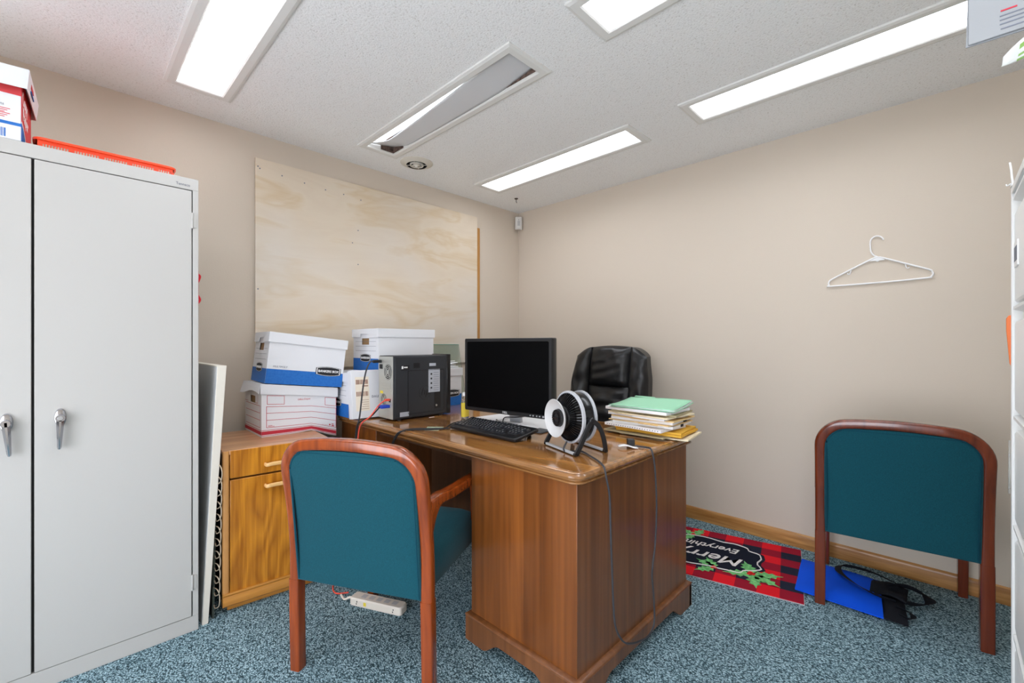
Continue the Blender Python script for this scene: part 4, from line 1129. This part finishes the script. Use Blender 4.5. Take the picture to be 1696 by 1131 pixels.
for i,(nm,lb,ct,dx,dy,lx,ly,th,rz,m) in enumerate(pile):
    o = slab(nm, lb, ct, PX+dx, PY+dy, z, lx, ly, th*1.0, rz, m, warp=0.0012, seed=i*1.3)
    tops[i] = z+th; z += th+0.0012
    if nm == 'perforated_pad':
        h = MB(); h.T = Matrix.Translation((PX+dx,PY+dy,tops[i]-th)) @ Matrix.Rotation(R(rz),4,'Z')
        for k in range(22): h.box(-lx/2-0.0006,-ly/2+0.012+k*0.0122,th*0.35,-lx/2+0.0005,-ly/2+0.0155+k*0.0122,th*0.62)
        h.build('hole_row', m_ink, o, smooth=0)
    if nm == 'folder' and i in (6,8,10):
        h = MB(); h.T = Matrix.Translation((PX+dx,PY+dy,tops[i]-th)) @ Matrix.Rotation(R(rz),4,'Z'); h.box(-lx/2-0.010,-0.04+0.03*(i-8),0.0,-lx/2+0.002,0.05+0.03*(i-8),0.001); h.build('tab', m, o, smooth=0)
for i, which in ((5,'lower'),(7,'upper')):
    b = MB(); x = PX+pile[i][3]+(0.04 if i==7 else 0.0); y = PY+pile[i][4]-pile[i][6]/2
    zz = tops[i]-pile[i][7]-0.001
    b.prism([(x-0.012,y-0.004),(x+0.012,y-0.004),(x+0.012,y+0.010),(x-0.012,y+0.010)], zz, zz+0.0145)
    tag(b.build('binder_clip', m_black, bevel=0.002), 'black binder clip on the %s white bundle in the paper pile' % which, 'binder clip', 'binder clips in the paper pile')
# green folder on top
t = thing('folder', 'mint green folder lying on top of the paper pile', 'folder', (PX-0.002, PY+0.0, z+0.001), R(3))
t['group'] = 'papers piled on the desk corner'
def cov(zz):
    return lambda u,v: (-0.112+0.235*u, -0.152+0.30*v, zz + 0.014*u*u + 0.004*math.sin(3*v+1)*u)
MB().grid(cov(0.001), 8, 8).build('lower_leaf', m_green, t, solid=0.001)
MB().grid(lambda u,v: (-0.104+0.225*u, -0.148+0.29*v, 0.004+0.014*u*u+0.004*math.sin(3*v+1)*u), 8, 8).build('filed_papers', m_white, t, solid=0.005)
MB().grid(lambda u,v: (-0.113+0.222*u, -0.150+0.30*v, 0.008 + 0.018*u*u + 0.005*math.sin(3*v+1)*u), 8, 8).build('upper_leaf', m_green, t, solid=0.001)
MB().grid(lambda u,v: (0.108+0.014*u, 0.03+0.10*v, 0.0265+0.003*u), 2, 3).build('tab', m_green, t, solid=0.001)

# ================================================================ guest armchairs
def armchair(name, label, loc, rz, wood_m):
    t = thing(name, label, 'chair', loc, rz, 'teal guest armchairs')
    HW = 0.262            # leg centre from the middle
    def bx(z):            # recline of the rear posts
        return 0.022 - (0.0 if z < 0.42 else 0.26*(z-0.42)**1.6)
    top = 0.822; rc = 0.092
    def arch(y, z):
        k = min(1.0, max(0.0, (z-0.62)/0.16)); return z + 0.024*(1-(y/HW)**2)*k*k*(3-2*k)
    path = []
    for z in (0.33,0.4,0.46,0.52,0.58,0.64): path.append((z, -HW*1.0))
    pts = [(bx(z), y, z) for z, y in path]
    for i in range(0,10):
        a = R(180-90*i/9); z = top-rc+rc*math.sin(a)*1.0; y = -HW+rc+rc*math.cos(a)
        pts.append((bx(z), y, z))
    mid = [(bx(top), -HW+rc+(2*HW-2*rc)*k/8, top) for k in range(1,8)]
    full = pts + mid + [(x,-y,z) for x,y,z in reversed(pts)]
    full = [(bx(arch(y,z)), y, arch(y,z)) for x,y,z in full]
    sec = rrect(-0.020,-0.0195,0.020,0.0195,0.011,4)
    b = MB(); b.sweep(full, sec, (1,0,0.0)); b.build('back_frame', wood_m, t, smooth=50)
    for s in (-1,1):
        b = MB(); b.sweep([(0.030,s*(HW+0.002),0.0),(0.024,s*(HW+0.001),0.2),(0.022,s*HW,0.335)], lambda q: rrect(-0.0203,-0.0205-0.0003*q,0.0203,0.0205+0.0003*q,0.006,3), (1,0,0)); b.build('leg', wood_m, t, smooth=50)
        b = MB(); b.sweep([(0.495,s*HW,0.0),(0.487,s*HW,0.2),(0.475,s*HW,0.45),(0.468,s*HW,0.60)], lambda q: rrect(-0.017-0.005*q,-0.019-0.004*q,0.017+0.005*q,0.019+0.004*q,0.006,3), (1,0,0)); b.build('leg', wood_m, t, smooth=50)
        # arm: springs from the rear post in a curve, then runs nearly level to the front leg
        b = MB()
        ap = spline([(0.012,s*HW,0.650),(0.06,s*HW,0.649),(0.12,s*HW,0.646),(0.2,s*HW,0.636),(0.34,s*HW,0.628),(0.492,s*HW,0.618)],6)
        b.sweep(ap, lambda q: rrect(-0.021,-0.018-0.11*max(0.0,1-q/0.34)**2.2,0.021,0.016,0.006,3), (0,0,1)); b.build('armrest', wood_m, t, smooth=50)
    # upholstered back: rounded outline, slightly domed, open at the bottom edge of the frame
    def outline(o_):
        r = rc-0.014-o_; h = HW-0.015-o_; tp = top-0.016-o_; pts_ = [(-h,0.335+o_),(h,0.335+o_)]
        r = max(r,0.02)
        for i in range(0,9):
            a = R(90*i/8); pts_.append((h-r+r*math.cos(a), tp-r+r*math.sin(a)))
        for i in range(0,9):
            a = R(90+90*i/8); pts_.append((-h+r+r*math.cos(a), tp-r+r*math.sin(a)))
        return [(y, arch(y,z)) for y, z in pts_]
    def rg(o_, dx): return [(bx(z)+dx, y, z) for y, z in outline(o_)]
    b = MB()
    # many rings so that the fabric follows the recline
    rings = [rg(0.0,0.020),rg(0.0,-0.010),rg(0.002,-0.015),rg(0.006,-0.0175)]
    b.loft(rings, cap=False)
    h0 = HW-0.019-0.012; 
    def fill(dx, o_):
        r = max(rc-0.014-o_,0.02); h = HW-0.015-o_; tp = top-0.016-o_; zb = 0.335+o_
        def fn(u, v):
            z = zb+(tp-zb)*v
            hh = h
            if z > tp-r: hh = h-r+math.sqrt(max(0,r*r-(z-(tp-r))**2))
            za = arch(hh*(2*u-1), z)
            return (bx(za)+dx+(-0.006 if dx<0 else 0.012)*(1-(2*u-1)**4)*(1-(2*v-1)**4), hh*(2*u-1), za)
        return fn
    b.grid(fill(-0.0175,0.006), 16, 40); b.grid(fill(0.020,0.0), 16, 40)
    bk = b.build('backrest', m_teal, t, smooth=60)
    pp = outline(0.009); pth = spline([(bx(z)-0.016,y,z) for y,z in pp[1:]+pp[:1]],2)
    MB().tube(pth, 0.0032, 6).build('piping', m_tealp, bk)
    # seat
    b = MB()
    def sring(o_, z): return [(x,y,z) for x,y in rrect(0.03+o_,-0.252+o_,0.522-o_,0.252-o_,0.035,4)]
    b.loft([sring(0.014,0.335),sring(0.004,0.342),sring(0.002,0.40),sring(0.004,0.435),sring(0.014,0.462),sring(0.04,0.476),sring(0.12,0.484)])
    def wf(p):
        x,y,z = p
        if x > 0.3: z -= 0.16*(x-0.3)**2*(1 if z > 0.4 else 0.2)*2
        if z > 0.42: z -= 0.016*math.exp(-((x-0.17)/0.014)**2)
        return (x,y,z)
    st_ = b.build('seat', m_teal, t, smooth=60, deform=wf)
    MB().tube([(0.17,-0.2+0.4*k/10,0.470) for k in range(11)],0.003,6).build('seam', m_tealp, st_)
    return t
armchair('guest_armchair', 'teal armchair with orange-brown frame pulled up to the walnut desk', (0.701,1.44,0), math.atan2(0.475,0.88), m_cherry)
armchair('guest_armchair', 'teal armchair with dark cherry frame facing the bare wall beyond the mat', (2.433,0.146,0), math.atan2(0.12,0.993), m_cherryd)

# ================================================================ executive chair
t = thing('office_chair', 'black leather high-back office chair behind the desk', 'chair', (2.52, 1.685, 0), R(183))
# local: +x is where the sitter faces
def cush(name, yl, yr, zb, zt, x_of, bulge, mt, par, nu=14, nv=22, wr=0.0, seed=0, thick=0.06, pw=4):
    """puffed panel between yl(z) and yr(z)"""
    def front(u, v):
        z0_, z1_ = (zb(u) if callable(zb) else zb), (zt(u) if callable(zt) else zt)
        z = z0_+(z1_-z0_)*v
        a, c = (yl(v) if callable(yl) else yl), (yr(v) if callable(yr) else yr)
        y = a+(c-a)*u
        dome = (1-abs(2*u-1)**pw)*(1-abs(2*v-1)**pw)
        wv = wr*dome*(0.5*math.sin(26*v+3*math.sin(4*u+seed)+seed)*(0.4+abs(2*u-1)) + mnoise.noise(Vector((u*5+seed,v*7,seed))))
        return (x_of(z)+bulge*dome**0.6+wv, y, z)
    b = MB(); b.grid(front, nu, nv)
    def back(u, v):
        p = front(u, v); return (x_of(p[2])-thick*(1-0.3*abs(2*u-1)**3), p[1], p[2])
    b.grid(back, nu, nv)
    def rim(pts):
        n_ = len(pts)
        b.add([front(*q) for q in pts]+[back(*q) for q in pts], [(i,i+1,n_+i+1,n_+i) for i in range(n_-1)])
    rim([(i/nu,0) for i in range(nu+1)]); rim([(1,j/nv) for j in range(nv+1)]); rim([(i/nu,1) for i in range(nu+1)]); rim([(0,j/nv) for j in range(nv+1)])
    return b.build(name, mt, par, smooth=60)
xo = lambda z: -0.10-0.16*(z-0.48)
# front faces the desk (-X world) so the bulge grows along +x locally
ctop = lambda u: 1.158+0.012*math.sin(math.pi*u)
cush('headrest', -0.155, 0.155, 0.885, ctop, xo, 0.050, m_leather, t, wr=0.008, seed=1.0, thick=0.09)
cush('lumbar_panel', lambda v: -0.165+0.012*v, lambda v: 0.165-0.012*v, 0.50, 0.884, xo, 0.026, m_leather, t, wr=0.012, seed=3.0, thick=0.08)
for s, sd in ((-1,5.0),(1,8.0)):
    inn = lambda v: 0.163-0.008*v
    out_ = lambda v: 0.290+0.012*math.sin(math.pi*min(1,v*1.1))-0.035*max(0,v-0.75)*2
    if s > 0: yl, yr = inn, out_
    else: yl, yr = (lambda v: -out_(v)), (lambda v: -inn(v))
    zt = (lambda u: 1.160-0.065*u**1.6) if s > 0 else (lambda u: 1.160-0.065*(1-u)**1.6)
    cush('side_bolster', yl, yr, 0.52, zt, lambda z: xo(z)+0.004, 0.052, m_leather, t, nu=10, nv=50, wr=0.013, seed=sd, thick=0.085, pw=3)
b = MB()
def srr(o_, z): return [(x,y,z) for x,y in rrect(-0.12+o_,-0.27+o_,0.40-o_,0.27-o_,0.07,5)]
b.loft([srr(0.03,0.40),srr(0.0,0.42),srr(0.0,0.48),srr(0.02,0.515),srr(0.08,0.53)]); b.build('seat', m_leather, t, smooth=60)
for s in (-1,1):
    b = MB(); b.sweep(spline([(-0.12,s*0.285,0.62),(0.0,s*0.30,0.66),(0.18,s*0.30,0.66),(0.27,s*0.29,0.62),(0.25,s*0.28,0.52),(0.16,s*0.27,0.42)],6), rrect(-0.022,-0.014,0.022,0.014,0.01,3), (0,1,0)); b.build('armrest', m_black, t, smooth=50)
MB().lathe([(0.03,0.09),(0.03,0.26),(0.018,0.26),(0.018,0.41)],18).build('gas_lift', m_black, t)
for k in range(5):
    a = 2*math.pi*k/5+0.93
    b = MB(); b.sweep([(0.03*math.cos(a),0.03*math.sin(a),0.105),(0.29*math.cos(a),0.29*math.sin(a),0.075)], lambda q: [(-0.024+0.008*q,-0.018+0.006*q),(0.024-0.008*q,-0.018+0.006*q),(0.02-0.006*q,0.018-0.008*q),(-0.02+0.006*q,0.018-0.008*q)], (0,0,1))
    lg_ = b.build('base_leg', m_black, t, bevel=0.003)
    b = MB(); b.T = Matrix.Translation((0.29*math.cos(a),0.29*math.sin(a),0.029)) @ Matrix.Rotation(a+0.6,4,'Z') @ Matrix.Rotation(R(90),4,'X'); b.lathe([(0.0005,-0.022),(0.024,-0.022),(0.028,-0.016),(0.028,0.016),(0.024,0.022),(0.0005,0.022)],16); b.build('caster', m_black, lg_)

# ================================================================ floor items
t = thing('power_strip', 'off-white power strip on the carpet under the desk-side armchair', 'power strip', (0.99,1.815,0.0005), R(-64.5))
b = MB(); b.loft([[(x,y,z) for x,y in rrect(-0.135+o_,-0.028+o_,0.135-o_,0.028-o_,0.012,4)] for o_, z in ((0.003,0),(0,0.004),(0,0.03),(0.004,0.036))]); b.build('strip_body', m_strip, t, smooth=30)
q = MB()
for x in (-0.095,0.095):
    q.box(x-0.003,-0.0286,0.010,x+0.001,-0.0276,0.016); q.box(x,-0.0286,0.020,x+0.004,-0.0276,0.026)
q.build('mounting_slot', m_ink, t, smooth=0)
MB().box(-0.058,-0.0288,0.010,-0.044,-0.0276,0.026).build('rating_label', m_yel, t, smooth=0)
for k in range(5):
    MB().box(-0.085+0.04*k,-0.012,0.0355,-0.06+0.04*k,0.014,0.0366).build('outlet', m_lgrey, t)
MB().tube(spline([(-0.134,0.0,0.018),(-0.155,0.0,0.016),(-0.18,-0.005,0.006),(-0.22,0.02,0.005)],5),0.005,8).build('strip_cord', m_strip, t)

# doormat
t = thing('doormat', 'red and black plaid holiday doormat lettered Merry Everything on the carpet', 'doormat', (2.346,0.457,0.0), R(12.5))
MU, MV = 0.615, 0.86
b = MB().box(0,0,0.0005,MU,MV,0.008); b.build('pile', m_plaid, t, bevel=0.001)
b = MB().box(-0.003,-0.003,0.0003,MU+0.003,MV+0.003,0.004); b.build('binding', m_greyp, t, smooth=0)
def plq(k, n=72):
    pts = []
    for i in range(n):
        a = 2*math.pi*i/n
        e_ = 1+0.045*math.sin(9*a)+0.02*math.sin(17*a+1)
        cx_ = math.copysign(abs(math.cos(a))**0.75, math.cos(a)); sy_ = math.copysign(abs(math.sin(a))**0.75, math.sin(a))
        pts.append((0.315+0.185*k*e_*cx_, 0.455+0.272*k*e_*sy_))
    return pts
MB().prism(plq(1.06),0.008,0.0086).build('plaque', m_matblack, t, smooth=0)
MB().tube([(x,y,0.0088) for x,y in plq(0.99)],0.0038,5,closed=True).build('plaque_outline', m_matwhite, t)
text('Merry', 0.135, m_matwhite, t, (0.262,0.262,0.0090), (0,1,0), (-1,0,0), 'lettering', 0.0004, align='LEFT', shear=0.3, sx=0.98, bold=0.0016)
text('Everything', 0.088, m_matwhite, t, (0.395,0.29,0.0090), (0,1,0), (-1,0,0), 'lettering', 0.0004, align='LEFT', shear=0.3, sx=0.86, bold=0.001)
def holly(cx, cy, rots, s):
    g = MB()
    for a in rots:
        g.T = Matrix.Translation((cx,cy,0.009)) @ Matrix.Rotation(R(a),4,'Z') @ Matrix.Scale(s,4)
        left = [(0.02,0.012),(0.035,0.034),(0.05,0.02),(0.07,0.04),(0.085,0.018),(0.105,0.028),(0.115,0.008),(0.15,0.0)]
        pts_ = [(0.008,0)] + [(x,-y) for x,y in left] + [(x,y) for x,y in reversed(left[:-1])]
        g.prism(pts_,0,0.0008)
    g.build('holly_leaf', m_holly, t, smooth=0)
    r = MB()
    for dx, dy in ((0,0),(0.014,0.01),(-0.006,0.016)):
        r.T = Matrix.Translation((cx+dx*s,cy+dy*s,0.0098)); r.lathe([(0.0005,0.0008),(0.012*s,0.0008),(0.012*s,0)],12)
    r.build('holly_berry', m_berry, t, smooth=0)
holly(0.165,0.215,(20,110,190,-70,-120),0.95)
holly(0.135,0.385,(60,130,30),0.8)
holly(0.505,0.55,(150,60,-20),0.8)

# tote bag lying flat
t = thing('tote_bag', 'flat royal blue tote bag with black top and straps under the dark armchair', 'bag', (2.46,0.515,0.0))
def sheet3(name, x0,y0,x1,y1, z0, th, m, skew=0.0, nx_=12, ny_=10, amp=0.003):
    b = MB()
    def P(u,v,zz):
        x = x0+(x1-x0)*u; y = y0+(y1-y0)*v + skew*u
        ed = min(1,6*min(u,1-u,v if v<0.5 else 1,1))
        return (x, y, z0 + zz*(0.35+0.65*ed) + (amp*math.sin(9*u+2)*math.sin(6*v+1) if zz else 0))
    b.grid(lambda u,v: P(u,v,th), nx_, ny_); b.grid(lambda u,v: (P(u,v,0)[0],P(u,v,0)[1],z0), nx_, ny_)
    for e_ in (0,1):
        b.add([P(i/nx_,e_,th) for i in range(nx_+1)]+[(P(i/nx_,e_,0)[0],P(i/nx_,e_,0)[1],z0) for i in range(nx_+1)], [(i,i+1,nx_+2+i,nx_+1+i) for i in range(nx_)])
        b.add([P(e_,i/ny_,th) for i in range(ny_+1)]+[(P(e_,i/ny_,0)[0],P(e_,i/ny_,0)[1],z0) for i in range(ny_+1)], [(i,i+1,ny_+2+i,ny_+1+i) for i in range(ny_)])
    return b.build(name, m, t, smooth=50)
sheet3('bag_body', -0.01,0.0,0.36,-0.325, 0.009,0.018, m_bagblue, skew=0.045)
sheet3('bag_top', -0.005,-0.326,0.35,-0.405, 0.009,0.014, m_bagblack, skew=0.045)
def strap(pts, wdt=0.028):
    b = MB(); b.sweep(spline([(x-2.46,y-0.515,z_) for x,y,z_ in pts],6), [(-wdt/2,-0.001),(wdt/2,-0.001),(wdt/2,0.001),(-wdt/2,0.001)], (0.5,0.2,0.55)); b.build('strap', m_bagblack, t, smooth=50)
strap([(2.60,0.16,0.034),(2.60,0.22,0.036),(2.625,0.284,0.04),(2.67,0.342,0.044),(2.73,0.385,0.044),(2.80,0.39,0.042),(2.835,0.357,0.038),(2.85,0.31,0.036),(2.84,0.25,0.036),(2.80,0.17,0.034)])
strap([(2.74,0.20,0.036),(2.76,0.16,0.045),(2.78,0.12,0.04),(2.77,0.07,0.03),(2.72,0.05,0.022),(2.66,0.08,0.025),(2.62,0.13,0.034)], 0.04)
strap([(2.56,0.16,0.03),(2.555,0.115,0.026),(2.53,0.098,0.022),(2.50,0.11,0.022),(2.505,0.145,0.028)], 0.02)
b = MB(); b.T = Matrix.Translation((0.22,-0.33,0.03)); b.grid(lambda u,v: (-0.07+0.15*u+0.03*v,-0.06+0.13*v,0.006+0.012*math.sin(6*u+2*v)*math.sin(5*v)), 10, 10); b.build('gathered_flap', m_bagblack, t, solid=0.003)

# ================================================================ filing cabinet at the room edge
FX0, FX1, FY, FH = 0.94, 1.93, -0.134, 1.633
t = thing('filing_cabinet', 'tall white metal five-drawer filing cabinet beside the dark armchair', 'cabinet', (FX0, FY, 0))
w = FX1-FX0
b = MB(); b.box(0,-0.46,0,w,-0.03,FH); b.box(0,-0.03,0,0.02,0,FH); b.box(w-0.02,-0.03,0,w,0,FH); b.box(0.02,-0.03,FH-0.022,w-0.02,0,FH); b.box(0.02,-0.03,0,w-0.02,-0.004,0.044)
b.build('cabinet_body', m_file, t, bevel=0.002)
dh = (FH-0.05-0.02)/5
for k in range(5):
    z0 = 0.045+dh*k
    pr = [(-0.028,z0+0.004),(-0.010,z0+0.005),(-0.006,z0+0.011),(-0.006,z0+dh-0.058),(-0.010,z0+dh-0.05),(-0.024,z0+dh-0.046),(-0.024,z0+dh-0.024),(-0.003,z0+dh-0.016),(-0.003,z0+dh-0.008),(-0.028,z0+dh-0.004)]
    b = MB(); b.loft([[(x,y,z) for y,z in pr] for x in (0.022,w-0.022)])
    dr = b.build('drawer', m_file, t, smooth=30)
    MB().box(0.03,-0.0245,z0+dh-0.045,w-0.024,-0.0225,z0+dh-0.024).build('pull_recess', m_cream, dr, smooth=0)
    if k == 4:
        MB().box(w-0.12,-0.0065,z0+0.10,w-0.045,-0.003,z0+0.17).build('label_holder', m_plastw, dr, bevel=0.001)
        MB().box(w-0.115,-0.0031,z0+0.115,w-0.05,-0.0025,z0+0.155).build('label_card', m_inkgrey, dr, smooth=0)
# wire-tipped hook on the top corner
b = MB(); b.T = Matrix.Translation((FX1-0.012, FY-0.004, FH))
b.prism(rrect(-0.02,-0.03,0.014,0.006,0.004,3), 0.0005, 0.004)
b.sweep(spline([(0.006,0.0,0.003),(0.010,0.002,0.03),(0.008,0.004,0.055),(0.012,0.006,0.075)],5), lambda q: [(-0.006*(1-q*0.8),-0.002),(0.006*(1-q*0.8),-0.002),(0.006*(1-q*0.8),0.002),(-0.006*(1-q*0.8),0.002)], (0,1,0))
b.tube(spline([(0.006,0.004,0.012),(0.018,0.010,0.010),(0.026,0.012,0.016)],5),0.0016,6)
tag(b.build('plastic_hook', m_plastw), 'white plastic hook with a wire tip on the filing cabinet corner', 'hook')
# orange clip and clear pocket on the cabinet end
b = MB(); b.T = Matrix.Translation((FX1, FY-0.0065, 0))
b.loft([[(0,-0.02*k,z),(0.001+x,-0.02*k,z),(0.001+x,0.015*k,z),(0,0.015*k,z)] for z,x,k in ((1.115,0.002,0.4),(1.125,0.004,0.6),(1.22,0.012,1.0),(1.255,0.014,1.0),(1.264,0.008,0.7))])
tag(b.build('orange_clip', m_orangetool, bevel=0.002), 'orange plastic clip hanging on the end of the filing cabinet', 'clip')
b = MB(); b.T = Matrix.Translation((FX1, FY-0.0855, 0)); b.box(0,-0.09,0.745,0.008,0.09,0.76); b.box(0.0,-0.09,0.76,0.002,0.09,0.90); b.box(0.006,-0.09,0.76,0.008,0.09,0.86)
tag(b.build('file_pocket', m_clear, smooth=0), 'clear plastic pocket on the end of the filing cabinet', 'pocket')
# white printed sleeves standing on the cabinet
t = thing('printed_sleeve', 'white printed cardboard sleeve, painted grey for shade, standing on top of the filing cabinet, nearest the viewer', 'sleeve', (0.963, -0.024, FH+0.0005))
m_sleeve = mat('white card with painted shade', (152, 154, 156), 0.7, spec=0.2)  # white card, its colour darkened to imitate the dimmer light on it
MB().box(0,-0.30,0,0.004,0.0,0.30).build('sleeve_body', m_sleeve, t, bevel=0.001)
q = MB()
for k,(y0,y1,z) in enumerate(((-0.085,-0.055,0.032),(-0.09,-0.055,0.026),(-0.10,-0.055,0.020),(-0.11,-0.056,0.013),(-0.14,-0.10,0.032),(-0.15,-0.11,0.038))):
    q.box(-0.0008,y0+0.023,z-0.006,0,y1+0.023,z-0.0045)
q.build('fine_print', m_inkgrey, t, smooth=0)
q = MB(); q.box(-0.0008,-0.049,0.033,0,-0.033,0.035); q.build('red_print', m_red, t, smooth=0)
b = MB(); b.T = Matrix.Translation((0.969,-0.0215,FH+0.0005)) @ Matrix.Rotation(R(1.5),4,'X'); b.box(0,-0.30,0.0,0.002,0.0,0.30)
tag(b.build('paper_sheet', m_sleeve, smooth=0), 'white sheet painted grey for shade, standing behind the printed sleeve on the filing cabinet', 'paper')
# variegated plant
t = thing('potted_plant', 'green and white leaved plant in a dark pot on the filing cabinet', 'plant', (1.42, -0.30, FH+0.0005))
MB().lathe([(0.045,0),(0.05,0.005),(0.062,0.11),(0.066,0.115),(0.066,0.13),(0.058,0.13),(0.055,0.11),(0.0005,0.105)],28).build('pot', m_pot, t)
def leaf(base, tip, wdt, sag_, up_=(0,0,1)):
    b = MB(); B = Vector(base); T_ = Vector(tip); dv = T_-B; side = dv.cross(Vector(up_)).normalized()
    def fn(u, v):
        wv = wdt*math.sin(math.pi*min(1,v*0.92+0.06))**0.45
        c = B+dv*v + Vector((0,0,1))*sag_*math.sin(math.pi*v)
        return tuple(c + side*(u-0.5)*wv + Vector((0,0,1))*abs(u-0.5)*wdt*0.25)
    nv = 18
    b.grid(fn, 6, nv)
    b.mi = [0 if (j < 15 + (i%2)) else 1 for j in range(nv) for i in range(6)]
    return b.build('leaf', [m_leafg, m_leafw], t, solid=0.0012)
LEAVES = [((0,0,0.12),(0.03,0.212,0.160),0.064,0.05,(1,0,0.35)),((0,0,0.12),(-0.16,0.12,0.36),0.08,0.05),((0,0,0.12),(0.2,0.05,0.3),0.08,0.05),((0,0,0.12),(-0.12,-0.15,0.34),0.08,0.05),((0,0,0.12),(0.1,-0.18,0.36),0.08,0.05)]
for L_ in LEAVES: leaf(*L_)
